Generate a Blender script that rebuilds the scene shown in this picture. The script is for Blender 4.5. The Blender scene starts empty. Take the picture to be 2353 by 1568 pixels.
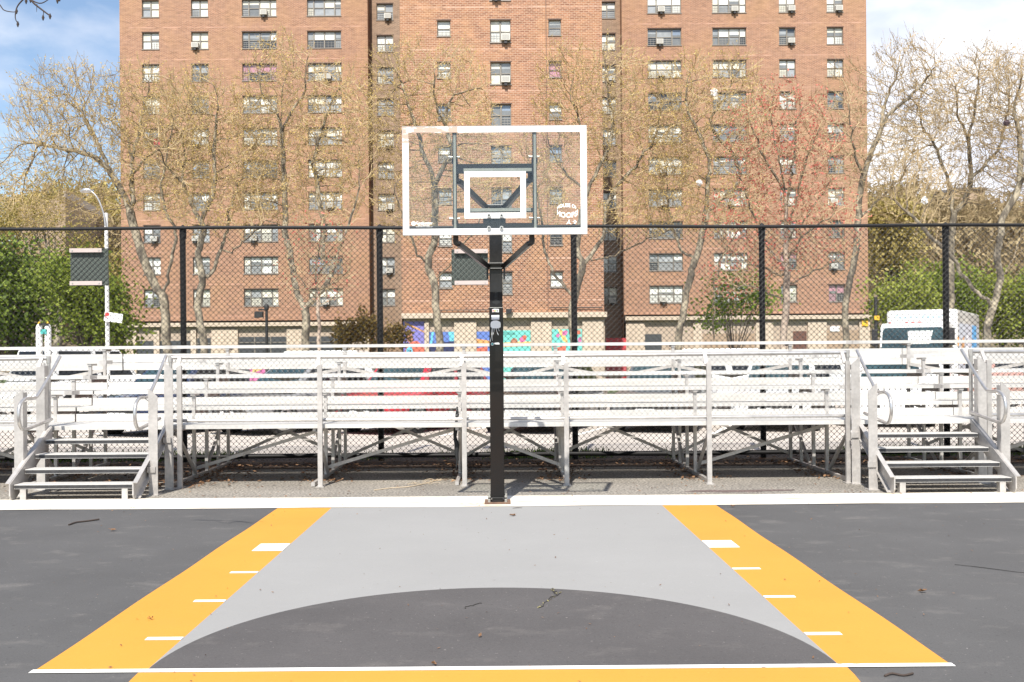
import bpy, math, random
import numpy as np
from mathutils import Vector, Matrix
R = math.radians
scn = bpy.context.scene
COL = scn.collection

# ------------------------------------------------------------------ camera, sky, sun, exposure
H = 1.62                       # eye height
F = 2340.0                     # focal length in units of a 2353 x 1568 frame
ROLL = R(0.43)
SX, SY = -26.5, 42.0           # principal point offset in that frame
cam = bpy.data.cameras.new("camera"); camo = bpy.data.objects.new("camera", cam); COL.objects.link(camo)
camo.location = (0, 0, H); camo.rotation_euler = (R(90), ROLL, 0)
cam.sensor_width = 36; cam.lens = 36 * F / 2353
cam.shift_x = -SX / 2353; cam.shift_y = SY / 2353
cam.clip_start = 0.05; cam.clip_end = 3000
scn.camera = camo

def W(px, py, Y):
    """world point at distance Y that lies behind photo point (px, py)"""
    dx, dy = px - 1176.5 - SX, py - 784 - SY
    c, s = math.cos(ROLL), math.sin(ROLL)
    u = dx * c - dy * s; v = dx * s + dy * c
    return Vector((u / F * Y, Y, H - v / F * Y))

SUN = Vector((0.42, 2.28, -2.865)).normalized()
world = bpy.data.worlds.new("World"); scn.world = world; world.use_nodes = True
nt = world.node_tree; nt.nodes.clear()
def wn(t, **k):
    n = nt.nodes.new(t)
    for a, b in k.items(): setattr(n, a, b)
    return n
out = wn('ShaderNodeOutputWorld'); bg = wn('ShaderNodeBackground'); sky = wn('ShaderNodeTexSky')
sky.sky_type = 'NISHITA'; sky.sun_disc = False
sky.sun_elevation = R(51); sky.sun_rotation = R(190.4); sky.altitude = 0; sky.air_density = 1.0; sky.dust_density = 0.7; sky.ozone_density = 1.0
tc = wn('ShaderNodeTexCoord'); mp = wn('ShaderNodeMapping'); mp.inputs['Scale'].default_value = (1, 1, 2.2)
mp.inputs['Location'].default_value = (0.35, 0.1, 0.25)
nz = wn('ShaderNodeTexNoise'); nz.inputs['Scale'].default_value = 3.4; nz.inputs['Detail'].default_value = 7; nz.inputs['Roughness'].default_value = 0.52
sep = wn('ShaderNodeSeparateXYZ'); ma = wn('ShaderNodeMath', operation='MULTIPLY_ADD'); ma.inputs[1].default_value = 0.45
rmp = wn('ShaderNodeValToRGB'); rmp.color_ramp.elements[0].position = 0.40; rmp.color_ramp.elements[1].position = 0.62
nz2 = wn('ShaderNodeTexNoise'); nz2.inputs['Scale'].default_value = 5.0; nz2.inputs['Detail'].default_value = 4
rmp2 = wn('ShaderNodeValToRGB'); rmp2.color_ramp.elements[0].color = (4.5, 4.8, 5.8, 1); rmp2.color_ramp.elements[1].color = (7.2, 7.2, 7.4, 1)
rmp2.color_ramp.elements[0].position = 0.40; rmp2.color_ramp.elements[1].position = 0.64
mix = wn('ShaderNodeMix', data_type='RGBA')
L = nt.links.new
L(tc.outputs['Generated'], mp.inputs['Vector']); L(mp.outputs['Vector'], nz.inputs['Vector']); L(mp.outputs['Vector'], nz2.inputs['Vector'])
L(tc.outputs['Generated'], sep.inputs[0]); L(sep.outputs['X'], ma.inputs[0]); L(nz.outputs['Fac'], ma.inputs[2])
mb_ = wn('ShaderNodeMath', operation='MULTIPLY_ADD'); mb_.inputs[1].default_value = 0.26; L(sep.outputs['Y'], mb_.inputs[0]); L(ma.outputs[0], mb_.inputs[2])
mc_ = wn('ShaderNodeMath', operation='SUBTRACT'); L(mb_.outputs[0], mc_.inputs[0]); mc_.inputs[1].default_value = 0.205
L(mc_.outputs[0], rmp.inputs['Fac']); L(rmp.outputs['Color'], mix.inputs['Factor'])
L(nz2.outputs['Fac'], rmp2.inputs['Fac'])
L(sky.outputs['Color'], mix.inputs['A']); L(rmp2.outputs['Color'], mix.inputs['B'])
L(mix.outputs['Result'], bg.inputs['Color']); bg.inputs['Strength'].default_value = 0.11
L(bg.outputs[0], out.inputs['Surface'])

sl = bpy.data.lights.new("sun", 'SUN'); sl.energy = 5.0; sl.angle = R(0.5); sl.color = (1.0, 0.955, 0.88)
so = bpy.data.objects.new("sun", sl); COL.objects.link(so); so.location = (-10, -40, 60)
so.rotation_euler = SUN.to_track_quat('-Z', 'Y').to_euler()
scn.view_settings.view_transform = 'Standard'; scn.view_settings.look = 'None'
scn.view_settings.exposure = 0.72; scn.view_settings.gamma = 1.0
scn.cycles.max_bounces = 8; scn.cycles.diffuse_bounces = 2; scn.cycles.transparent_max_bounces = 16
scn.cycles.use_denoising = True

# ------------------------------------------------------------------ materials
def newmat(name):
    m = bpy.data.materials.new(name); m.use_nodes = True
    return m, m.node_tree, m.node_tree.nodes['Principled BSDF']

def node(t, kind, **k):
    n = t.nodes.new(kind)
    for a, b in k.items(): setattr(n, a, b)
    return n

def mulc(c, f): return tuple(min(1.0, max(0.0, x * f)) for x in c[:3]) + (1,)

def pmat(name, base, rough=0.6, metal=0.0, var=0.12, scale=6.0, bump=0.0, bscale=60.0, fine=0.0, fscale=200.0, spec=0.5, coat=0.0, stretch=None, second=None, pos=(0.35, 0.7)):
    m, t, b = newmat(name)
    tcn = node(t, 'ShaderNodeTexCoord'); src = tcn.outputs['Object']
    if stretch:
        mpn = node(t, 'ShaderNodeMapping'); mpn.inputs['Scale'].default_value = stretch
        t.links.new(src, mpn.inputs['Vector']); src = mpn.outputs['Vector']
    n = node(t, 'ShaderNodeTexNoise'); n.inputs['Scale'].default_value = scale; n.inputs['Detail'].default_value = 6; n.inputs['Roughness'].default_value = 0.62
    t.links.new(src, n.inputs['Vector'])
    r = node(t, 'ShaderNodeValToRGB')
    r.color_ramp.elements[0].position = pos[0]; r.color_ramp.elements[1].position = pos[1]
    r.color_ramp.elements[0].color = mulc(second if second else base, 1 if second else 1 - var); r.color_ramp.elements[1].color = mulc(base, 1 + (0 if second else var))
    t.links.new(n.outputs['Fac'], r.inputs['Fac'])
    colr = r.outputs['Color']
    if fine:
        n2 = node(t, 'ShaderNodeTexNoise'); n2.inputs['Scale'].default_value = fscale; n2.inputs['Detail'].default_value = 2
        t.links.new(tcn.outputs['Object'], n2.inputs['Vector'])
        mr = node(t, 'ShaderNodeMapRange'); mr.inputs['From Min'].default_value = 0.3; mr.inputs['From Max'].default_value = 0.7
        mr.inputs['To Min'].default_value = 1 - fine; mr.inputs['To Max'].default_value = 1 + fine
        t.links.new(n2.outputs['Fac'], mr.inputs['Value'])
        mx = node(t, 'ShaderNodeMix', data_type='RGBA', blend_type='MULTIPLY'); mx.inputs['Factor'].default_value = 1
        t.links.new(colr, mx.inputs['A']); t.links.new(mr.outputs[0], mx.inputs['B']); colr = mx.outputs['Result']
    t.links.new(colr, b.inputs['Base Color'])
    b.inputs['Roughness'].default_value = rough; b.inputs['Metallic'].default_value = metal
    b.inputs['Specular IOR Level'].default_value = spec
    if coat: b.inputs['Coat Weight'].default_value = coat; b.inputs['Coat Roughness'].default_value = 0.08
    if bump:
        n3 = node(t, 'ShaderNodeTexNoise'); n3.inputs['Scale'].default_value = bscale; n3.inputs['Detail'].default_value = 5
        t.links.new(tcn.outputs['Object'], n3.inputs['Vector'])
        bp = node(t, 'ShaderNodeBump'); bp.inputs['Strength'].default_value = bump; bp.inputs['Distance'].default_value = 0.01
        t.links.new(n3.outputs['Fac'], bp.inputs['Height']); t.links.new(bp.outputs[0], b.inputs['Normal'])
    return m

def asphalt_court(name, base, scuff, amount=0.5, blotch=0.13, grain=0.5):
    """painted sports asphalt: blotches, directional scuffs, pale specks"""
    m, t, b = newmat(name)
    tcn = node(t, 'ShaderNodeTexCoord'); o = tcn.outputs['Object']
    def noise(sc, det=5, st=None, rough=0.6):
        s = o
        if st:
            mpn = node(t, 'ShaderNodeMapping'); mpn.inputs['Scale'].default_value = st; mpn.inputs['Rotation'].default_value = (0, 0, 0.25)
            t.links.new(o, mpn.inputs['Vector']); s = mpn.outputs['Vector']
        n = node(t, 'ShaderNodeTexNoise'); n.inputs['Scale'].default_value = sc; n.inputs['Detail'].default_value = det; n.inputs['Roughness'].default_value = rough
        t.links.new(s, n.inputs['Vector']); return n.outputs['Fac']
    def ramp(fac, p0, c0, p1, c1):
        r = node(t, 'ShaderNodeValToRGB'); e = r.color_ramp.elements
        e[0].position = p0; e[0].color = c0; e[1].position = p1; e[1].color = c1
        t.links.new(fac, r.inputs['Fac']); return r.outputs['Color']
    def mixc(fac, a, bb, mode='MIX'):
        x = node(t, 'ShaderNodeMix', data_type='RGBA', blend_type=mode)
        if isinstance(fac, float): x.inputs['Factor'].default_value = fac
        else: t.links.new(fac, x.inputs['Factor'])
        t.links.new(a, x.inputs['A'])
        if isinstance(bb, tuple): x.inputs['B'].default_value = bb
        else: t.links.new(bb, x.inputs['B'])
        return x.outputs['Result']
    c = ramp(noise(0.7), 0.3, mulc(base, 1 - blotch), 0.7, mulc(base, 1 + blotch))
    g = amount
    c = mixc(ramp(noise(2.0, 7, (1, 1.5, 1), 0.7), 0.55, (0, 0, 0, 1), 0.78, (g, g, g, 1)), c, mulc(scuff, 1))
    c = mixc(ramp(noise(26, 2), 0.70, (0, 0, 0, 1), 0.76, (0.8 * g, 0.8 * g, 0.8 * g, 1)), c, mulc(scuff, 1.7))
    c = mixc(ramp(noise(46, 2), 0.735, (0, 0, 0, 1), 0.76, (g, g, g, 1)), c, mulc(scuff, 2.6))
    c = mixc(ramp(noise(33, 1), 0.29, (0.55 * g, 0.55 * g, 0.55 * g, 1), 0.31, (0, 0, 0, 1)), c, mulc(base, 0.5))
    c = mixc(ramp(noise(4.5, 8, (1.6, 1, 1), 0.75), 0.62, (0, 0, 0, 1), 0.70, (0.6 * g, 0.6 * g, 0.6 * g, 1)), c, mulc(scuff, 1.15))
    c = mixc(grain, c, ramp(noise(90, 2), 0.3, (0.76, 0.76, 0.76, 1), 0.7, (1.2, 1.2, 1.2, 1)), 'MULTIPLY')
    t.links.new(c, b.inputs['Base Color']); b.inputs['Roughness'].default_value = 0.78; b.inputs['Specular IOR Level'].default_value = 0.3
    bp = node(t, 'ShaderNodeBump'); bp.inputs['Strength'].default_value = 0.25; bp.inputs['Distance'].default_value = 0.004
    t.links.new(noise(220, 3), bp.inputs['Height']); t.links.new(bp.outputs[0], b.inputs['Normal'])
    return m

def brick_mat(name, c1, c2, mortar, patch, bw=0.30, rh=0.10, ms=0.016, band=2.65, band0=0.0, bandcol=None):
    m, t, b = newmat(name)
    tcn = node(t, 'ShaderNodeTexCoord'); sp = node(t, 'ShaderNodeSeparateXYZ'); t.links.new(tcn.outputs['Object'], sp.inputs[0])
    ad = node(t, 'ShaderNodeMath', operation='ADD'); t.links.new(sp.outputs['X'], ad.inputs[0]); t.links.new(sp.outputs['Y'], ad.inputs[1])
    cb = node(t, 'ShaderNodeCombineXYZ'); t.links.new(ad.outputs[0], cb.inputs[0]); t.links.new(sp.outputs['Z'], cb.inputs[1])
    br = node(t, 'ShaderNodeTexBrick'); br.inputs['Scale'].default_value = 1; br.inputs['Brick Width'].default_value = bw; br.inputs['Row Height'].default_value = rh
    br.inputs['Mortar Size'].default_value = ms; br.inputs['Mortar Smooth'].default_value = 0.2; br.inputs['Bias'].default_value = -0.1
    br.inputs['Color1'].default_value = c1 + (1,); br.inputs['Color2'].default_value = c2 + (1,); br.inputs['Mortar'].default_value = mortar + (1,)
    t.links.new(cb.outputs[0], br.inputs['Vector'])
    n = node(t, 'ShaderNodeTexNoise'); n.inputs['Scale'].default_value = 0.28; n.inputs['Detail'].default_value = 8; n.inputs['Roughness'].default_value = 0.65
    t.links.new(tcn.outputs['Object'], n.inputs['Vector'])
    r = node(t, 'ShaderNodeValToRGB'); r.color_ramp.elements[0].position = 0.46; r.color_ramp.elements[1].position = 0.74
    r.color_ramp.elements[0].color = (0, 0, 0, 1); r.color_ramp.elements[1].color = (0.72, 0.72, 0.72, 1); t.links.new(n.outputs['Fac'], r.inputs['Fac'])
    mx = node(t, 'ShaderNodeMix', data_type='RGBA'); t.links.new(r.outputs['Color'], mx.inputs['Factor']); t.links.new(br.outputs['Color'], mx.inputs['A']); mx.inputs['B'].default_value = patch + (1,)
    # single odd bricks and rows, and weathering
    n2 = node(t, 'ShaderNodeTexNoise'); n2.inputs['Scale'].default_value = 2.6; n2.inputs['Detail'].default_value = 9; n2.inputs['Roughness'].default_value = 0.75
    mpn = node(t, 'ShaderNodeMapping'); mpn.inputs['Scale'].default_value = (0.5, 0.5, 1.6); t.links.new(tcn.outputs['Object'], mpn.inputs['Vector']); t.links.new(mpn.outputs[0], n2.inputs['Vector'])
    mr = node(t, 'ShaderNodeMapRange'); mr.inputs['From Min'].default_value = 0.25; mr.inputs['From Max'].default_value = 0.75; mr.inputs['To Min'].default_value = 0.62; mr.inputs['To Max'].default_value = 1.30
    t.links.new(n2.outputs['Fac'], mr.inputs['Value'])
    m2 = node(t, 'ShaderNodeMix', data_type='RGBA', blend_type='MULTIPLY'); m2.inputs['Factor'].default_value = 1; t.links.new(mx.outputs['Result'], m2.inputs['A']); t.links.new(mr.outputs[0], m2.inputs['B'])
    colr = m2.outputs['Result']
    if bandcol:
        a1 = node(t, 'ShaderNodeMath', operation='SUBTRACT'); t.links.new(sp.outputs['Z'], a1.inputs[0]); a1.inputs[1].default_value = band0
        a2 = node(t, 'ShaderNodeMath', operation='FLOORED_MODULO'); t.links.new(a1.outputs[0], a2.inputs[0]); a2.inputs[1].default_value = band
        a3 = node(t, 'ShaderNodeMath', operation='LESS_THAN'); t.links.new(a2.outputs[0], a3.inputs[0]); a3.inputs[1].default_value = 0.09
        n4 = node(t, 'ShaderNodeTexNoise'); n4.inputs['Scale'].default_value = 0.9; n4.inputs['Detail'].default_value = 4; t.links.new(tcn.outputs['Object'], n4.inputs['Vector'])
        r4 = node(t, 'ShaderNodeValToRGB'); r4.color_ramp.elements[0].position = 0.4; r4.color_ramp.elements[1].position = 0.6; r4.color_ramp.elements[1].color = (0.75, 0.75, 0.75, 1); t.links.new(n4.outputs['Fac'], r4.inputs['Fac'])
        a4 = node(t, 'ShaderNodeMath', operation='MULTIPLY'); t.links.new(a3.outputs[0], a4.inputs[0]); t.links.new(r4.outputs['Color'], a4.inputs[1])
        m3 = node(t, 'ShaderNodeMix', data_type='RGBA'); t.links.new(a4.outputs[0], m3.inputs['Factor']); t.links.new(colr, m3.inputs['A']); m3.inputs['B'].default_value = bandcol + (1,)
        colr = m3.outputs['Result']
    t.links.new(colr, b.inputs['Base Color']); b.inputs['Roughness'].default_value = 0.9; b.inputs['Specular IOR Level'].default_value = 0.2
    return m

def leafmat(name, c1, c2, trans=0.35):
    m, t, b = newmat(name)
    g = node(t, 'ShaderNodeNewGeometry'); r = node(t, 'ShaderNodeValToRGB')
    r.color_ramp.elements[0].color = c1 + (1,); r.color_ramp.elements[1].color = c2 + (1,)
    t.links.new(g.outputs['Random Per Island'], r.inputs['Fac'])
    b.inputs['Roughness'].default_value = 0.6; b.inputs['Specular IOR Level'].default_value = 0.3
    tr = node(t, 'ShaderNodeBsdfTranslucent'); ms = node(t, 'ShaderNodeMixShader'); ms.inputs[0].default_value = trans
    t.links.new(r.outputs['Color'], b.inputs['Base Color']); t.links.new(r.outputs['Color'], tr.inputs['Color'])
    o = t.nodes['Material Output']
    t.links.new(b.outputs[0], ms.inputs[1]); t.links.new(tr.outputs[0], ms.inputs[2]); t.links.new(ms.outputs[0], o.inputs['Surface'])
    return m

def glassmat(name, tint=(0.965, 0.98, 0.975)):
    m, t, b = newmat(name)
    t.nodes.remove(b); o = t.nodes['Material Output']
    tr = node(t, 'ShaderNodeBsdfTransparent'); tr.inputs['Color'].default_value = tint + (1,)
    gl = node(t, 'ShaderNodeBsdfGlossy'); gl.inputs['Roughness'].default_value = 0.02
    ms = node(t, 'ShaderNodeMixShader')
    ms.inputs[0].default_value = 0.035; t.links.new(tr.outputs[0], ms.inputs[1]); t.links.new(gl.outputs[0], ms.inputs[2]); t.links.new(ms.outputs[0], o.inputs['Surface'])
    return m

def wornmat(name, paint, bare):
    """white border paint, peeled to a brownish film where a noise mask says so"""
    m = pmat(name, paint, 0.5, second=bare, scale=9, pos=(0.50, 0.53), stretch=(1, 1, 2.5))
    return m

M = {}
M['court'] = asphalt_court('court_asphalt', (0.079, 0.077, 0.076), (0.15, 0.14, 0.13), 0.85)
M['circle'] = asphalt_court('circle_asphalt', (0.078, 0.073, 0.072), (0.14, 0.128, 0.12), 0.7)
M['grey_paint'] = asphalt_court('grey_court_paint', (0.252, 0.249, 0.242), (0.31, 0.307, 0.30), 0.2, 0.035, 0.10)
M['yellow'] = asphalt_court('yellow_court_paint', (0.535, 0.242, 0.036), (0.48, 0.228, 0.06), 0.2, 0.05, 0.10)
M['white_line'] = pmat('white_line_paint', (0.76, 0.75, 0.71), 0.7, scale=16, second=(0.36, 0.34, 0.30), pos=(0.30, 0.37), fine=0.05)
M['white_band'] = pmat('white_concrete_band', (0.62, 0.58, 0.505), 0.8, scale=3.6, second=(0.47, 0.385, 0.28), stretch=(0.45, 2.5, 1), pos=(0.33, 0.50), fine=0.05, fscale=60)
M['pad'] = pmat('aggregate_asphalt', (0.21, 0.19, 0.162), 0.9, var=0.20, scale=0.9, bump=0.6, bscale=70, fine=0.75, fscale=34)
M['soil_shade'] = pmat('leafy_soil_shade', (0.075, 0.05, 0.033), 0.95, var=0.4, scale=2.2, bump=0.6, bscale=40, fine=0.5, fscale=40)  # leafy earth colour, also painting in shade under the bleachers
M['stain'] = pmat('rust_stained_paint', (0.58, 0.42, 0.27), 0.85, scale=14, second=(0.66, 0.61, 0.54), pos=(0.44, 0.56))
M['stain_dark'] = pmat('purple_brown_stain', (0.13, 0.095, 0.085), 0.9, var=0.25, scale=6, fine=0.5, fscale=34)
M['road'] = pmat('pale_road', (0.43, 0.385, 0.34), 0.9, var=0.14, scale=0.7, fine=0.15, fscale=40)
M['ground'] = pmat('earth_ground', (0.16, 0.13, 0.08), 0.95, var=0.3, scale=0.4, fine=0.3, fscale=12)
M['lawn'] = pmat('lawn_ground', (0.07, 0.10, 0.03), 0.95, var=0.3, scale=0.8, fine=0.3, fscale=20)
M['alu'] = pmat('weathered_aluminium', (0.525, 0.508, 0.48), 0.55, 0.2, var=0.16, scale=3.5, stretch=(0.25, 3, 3), fine=0.08, fscale=30)
M['alu_dark'] = pmat('dull_aluminium', (0.46, 0.435, 0.41), 0.42, 0.42, var=0.16, scale=4.0, fine=0.08, fscale=25)
M['galv'] = pmat('galvanised_steel', (0.52, 0.50, 0.48), 0.30, 0.75, var=0.15, scale=12)
M['galv_wire'] = pmat('galvanised_wire', (0.27, 0.27, 0.26), 0.4, 0.3, var=0.1, scale=12)
M['tread'] = pmat('black_tread_strip', (0.03, 0.03, 0.032), 0.8, var=0.3, scale=20)
M['black_vinyl'] = pmat('black_vinyl', (0.012, 0.0115, 0.012), 0.55, var=0.2, scale=10, spec=0.25)
M['black_wire'] = pmat('black_vinyl_wire', (0.013, 0.012, 0.011), 0.35, var=0.2, scale=10)
M['black_paint'] = pmat('black_powder_coat', (0.010, 0.0095, 0.0095), 0.32, var=0.25, scale=5, second=None, fine=0.2, fscale=30)
M['pole_paint'] = pmat('pole_powder_coat', (0.005, 0.0049, 0.0049), 0.26, scale=2.2, spec=0.4, second=(0.009, 0.006, 0.005), stretch=(1, 1, 0.6), pos=(0.40, 0.60))
M['grey_bar'] = pmat('grey_foam_strip', (0.22, 0.225, 0.20), 0.7, var=0.12, scale=9)
M['board_white'] = pmat('white_board_paint', (0.86, 0.86, 0.84), 0.4, var=0.02, scale=4)
M['board_worn'] = wornmat('worn_board_paint', (0.84, 0.83, 0.80), (0.46, 0.34, 0.27))
M['glass'] = glassmat('board_glass')
M['rust'] = pmat('rusted_steel', (0.20, 0.12, 0.075), 0.85, scale=14, second=(0.11, 0.06, 0.04), fine=0.2)
M['bolt'] = pmat('zinc_bolt', (0.55, 0.54, 0.50), 0.35, 0.8, var=0.2, scale=60)
M['brick'] = brick_mat('orange_brick', (0.345, 0.172, 0.100), (0.225, 0.106, 0.066), (0.39, 0.275, 0.205), (0.39, 0.235, 0.13), bandcol=(0.50, 0.30, 0.22), bw=0.28, rh=0.088)
M['brick_centre'] = brick_mat('orange_brick_centre', (0.335, 0.160, 0.092), (0.19, 0.085, 0.054), (0.42, 0.285, 0.205), (0.47, 0.27, 0.14), bandcol=(0.55, 0.36, 0.27), bw=0.30, rh=0.112, ms=0.02)
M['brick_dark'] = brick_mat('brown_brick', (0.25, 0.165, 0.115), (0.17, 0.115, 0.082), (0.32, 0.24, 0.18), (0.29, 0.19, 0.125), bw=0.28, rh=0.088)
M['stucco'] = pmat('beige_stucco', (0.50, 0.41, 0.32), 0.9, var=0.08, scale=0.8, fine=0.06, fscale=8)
M['stucco_darker'] = pmat('tan_stucco_panel', (0.40, 0.32, 0.25), 0.9, var=0.08, scale=0.8, fine=0.06, fscale=8)  # darker copy of the beige stucco for walls and grooves
M['win_frame'] = pmat('bronze_window_frame', (0.20, 0.18, 0.152), 0.5, 0.2, var=0.15, scale=3)
M['sill'] = pmat('grey_sill', (0.23, 0.20, 0.175), 0.7, var=0.12, scale=3)
M['lintel'] = pmat('dark_steel_lintel', (0.10, 0.06, 0.045), 0.7, var=0.2, scale=5)
def pane(name, c, r=0.12, spec=0.5): M[name] = pmat(name, c, r, var=0.16, scale=1.7, spec=spec, coat=0.5)
pane('pane_blind', (0.70, 0.71, 0.66), 0.4); pane('pane_cream', (0.62, 0.60, 0.50), 0.4); pane('pane_grey', (0.30, 0.315, 0.32)); pane('pane_dark', (0.05, 0.055, 0.06))
pane('pane_blue', (0.22, 0.27, 0.34)); pane('pane_pink', (0.42, 0.22, 0.26)); pane('pane_red', (0.45, 0.05, 0.06)); pane('pane_smoke', (0.17, 0.175, 0.172))
M['guard_bar'] = pmat('window_guard_bar', (0.25, 0.24, 0.22), 0.5, var=0.1)
M['ac_white'] = pmat('air_conditioner_case', (0.54, 0.52, 0.47), 0.6, var=0.08, scale=8)
M['ac_grille'] = pmat('air_conditioner_grille', (0.36, 0.35, 0.32), 0.7, var=0.15, scale=30)
M['bark'] = pmat('plane_bark', (0.33, 0.285, 0.205), 0.9, scale=3.6, second=(0.095, 0.08, 0.06), pos=(0.44, 0.60), bump=0.5, bscale=14, fine=0.2, fscale=25, stretch=(1, 1, 0.45))
M['bark_pale'] = pmat('pale_maple_bark', (0.45, 0.36, 0.28), 0.9, scale=5, second=(0.20, 0.15, 0.115), pos=(0.36, 0.6), bump=0.5, bscale=16, stretch=(1, 1, 0.5))
M['bark_dark'] = pmat('dark_bark', (0.12, 0.095, 0.07), 0.9, var=0.35, scale=5, bump=0.4, bscale=16)
M['twig'] = pmat('plane_twigs', (0.40, 0.305, 0.175), 0.9, var=0.25, scale=2)
M['limb'] = pmat('limb_bark', (0.22, 0.175, 0.115), 0.9, scale=5, second=(0.085, 0.068, 0.05), pos=(0.40, 0.62), bump=0.3, bscale=20)
M['twig_dark'] = pmat('dark_twigs', (0.05, 0.035, 0.028), 0.9, var=0.25, scale=4)
M['bud_gold'] = leafmat('golden_buds', (0.56, 0.41, 0.12), (0.80, 0.62, 0.26), 0.45)
M['bud_tan'] = leafmat('tan_buds', (0.42, 0.30, 0.155), (0.60, 0.45, 0.26), 0.45)
M['bud_red'] = leafmat('red_maple_buds', (0.46, 0.12, 0.09), (0.68, 0.25, 0.19), 0.4)
M['leaf_green'] = leafmat('fresh_green_leaves', (0.11, 0.17, 0.022), (0.26, 0.35, 0.06), 0.45)
M['leaf_lime2'] = leafmat('spring_green_leaves', (0.12, 0.17, 0.025), (0.30, 0.35, 0.06), 0.45)
M['leaf_olive'] = leafmat('olive_tan_buds', (0.25, 0.20, 0.055), (0.46, 0.37, 0.13), 0.4)
M['leaf_dark'] = leafmat('deep_green_leaves', (0.05, 0.085, 0.015), (0.25, 0.32, 0.055), 0.4)
M['leaf_lime'] = leafmat('yellow_green_leaves', (0.20, 0.24, 0.04), (0.38, 0.40, 0.08), 0.4)
M['leaf_bronze'] = leafmat('bronze_leaves', (0.15, 0.09, 0.035), (0.27, 0.20, 0.055), 0.3)
M['wood_tan'] = leafmat('bare_wood_twigs', (0.23, 0.17, 0.095), (0.42, 0.33, 0.18), 0.35)
M['wood_gold'] = leafmat('budding_wood_twigs', (0.29, 0.23, 0.075), (0.48, 0.39, 0.14), 0.35)
M['litter'] = leafmat('dry_leaf', (0.10, 0.052, 0.03), (0.28, 0.16, 0.085), 0.2)
M['grass'] = leafmat('grass_blades', (0.06, 0.11, 0.015), (0.17, 0.26, 0.04), 0.3)
M['white_metal'] = pmat('white_painted_metal', (0.72, 0.71, 0.68), 0.45, var=0.05, scale=5)
M['tyre'] = pmat('tyre_rubber', (0.018, 0.018, 0.018), 0.85, var=0.2)
M['rim'] = pmat('alloy_rim', (0.42, 0.42, 0.42), 0.35, 0.7, var=0.1)
M['car_glass'] = pmat('car_glass', (0.012, 0.014, 0.016), 0.1, var=0.1, coat=0.0)
M['screen_glass'] = pmat('windscreen_glass', (0.03, 0.055, 0.06), 0.08, var=0.45, scale=1.4, coat=0.35)
M['trim'] = pmat('black_trim', (0.02, 0.02, 0.021), 0.6, var=0.2)
M['lamp_red'] = pmat('red_lamp_lens', (0.45, 0.02, 0.02), 0.2, var=0.1, coat=0.5)
M['lamp_clear'] = pmat('clear_lamp_lens', (0.6, 0.6, 0.58), 0.15, var=0.1, coat=0.5)
M['orange'] = pmat('orange_plastic', (0.70, 0.30, 0.02), 0.5, var=0.1)
def flat(name, c, r=0.7): M[name] = pmat(name, c, r, var=0.07, scale=2.5)
for nm, c in dict(mural_violet=(0.17, 0.15, 0.50), mural_blue=(0.07, 0.16, 0.52), mural_cyan=(0.08, 0.50, 0.68), mural_teal=(0.10, 0.55, 0.48), mural_teal_dark=(0.05, 0.34, 0.30),
                  mural_orange=(0.66, 0.30, 0.06), mural_red=(0.62, 0.11, 0.05), mural_magenta=(0.60, 0.10, 0.32), mural_skin=(0.42, 0.16, 0.08), mural_hair=(0.05, 0.025, 0.03),
                  mural_navy=(0.02, 0.025, 0.10), mural_yellow=(0.75, 0.47, 0.10), red_panel=(0.50, 0.05, 0.06), dark_glass=(0.05, 0.055, 0.06), door_brown=(0.12, 0.055, 0.04),
                  sign_white=(0.74, 0.74, 0.73), sign_red=(0.60, 0.06, 0.06), sign_teal=(0.06, 0.35, 0.33), sign_yellow=(0.75, 0.42, 0.03), pad_green=(0.075, 0.09, 0.078),
                  letter_blue=(0.22, 0.55, 0.80), truck_blue=(0.10, 0.36, 0.66), truck_grey=(0.50, 0.52, 0.56), sticker_green=(0.10, 0.40, 0.08), sticker_black=(0.02, 0.02, 0.02),
                  far_wall=(0.33, 0.24, 0.165), far_parapet=(0.55, 0.47, 0.40), far_roof=(0.10, 0.09, 0.085), plastic_white=(0.75, 0.76, 0.78), rope=(0.50, 0.40, 0.28),
                  sheet_black=(0.012, 0.013, 0.014), weed=(0.30, 0.26, 0.09), crack=(0.03, 0.028, 0.026), strip_alu=(0.42, 0.35, 0.325)).items():
    if nm.startswith('mural'): l_ = (c[0] + c[1] + c[2]) / 3; c = tuple(.82 * q + .18 * l_ for q in c)
    flat(nm, c)

# ------------------------------------------------------------------ object helpers
def tag(o, label=None, cat=None, group=None, kind=None):
    if label: o['label'] = label
    if cat: o['category'] = cat
    if group: o['group'] = group
    if kind: o['kind'] = kind
    return o

def thing(name, label, cat, loc=(0, 0, 0), rz=0.0, group=None):
    o = bpy.data.objects.new(name, None); COL.objects.link(o)
    o.location = loc; o.rotation_euler = (0, 0, rz); o.empty_display_size = 0.2
    return tag(o, label, cat, group)

def root_of(o):
    while o.parent: o = o.parent
    return o

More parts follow.
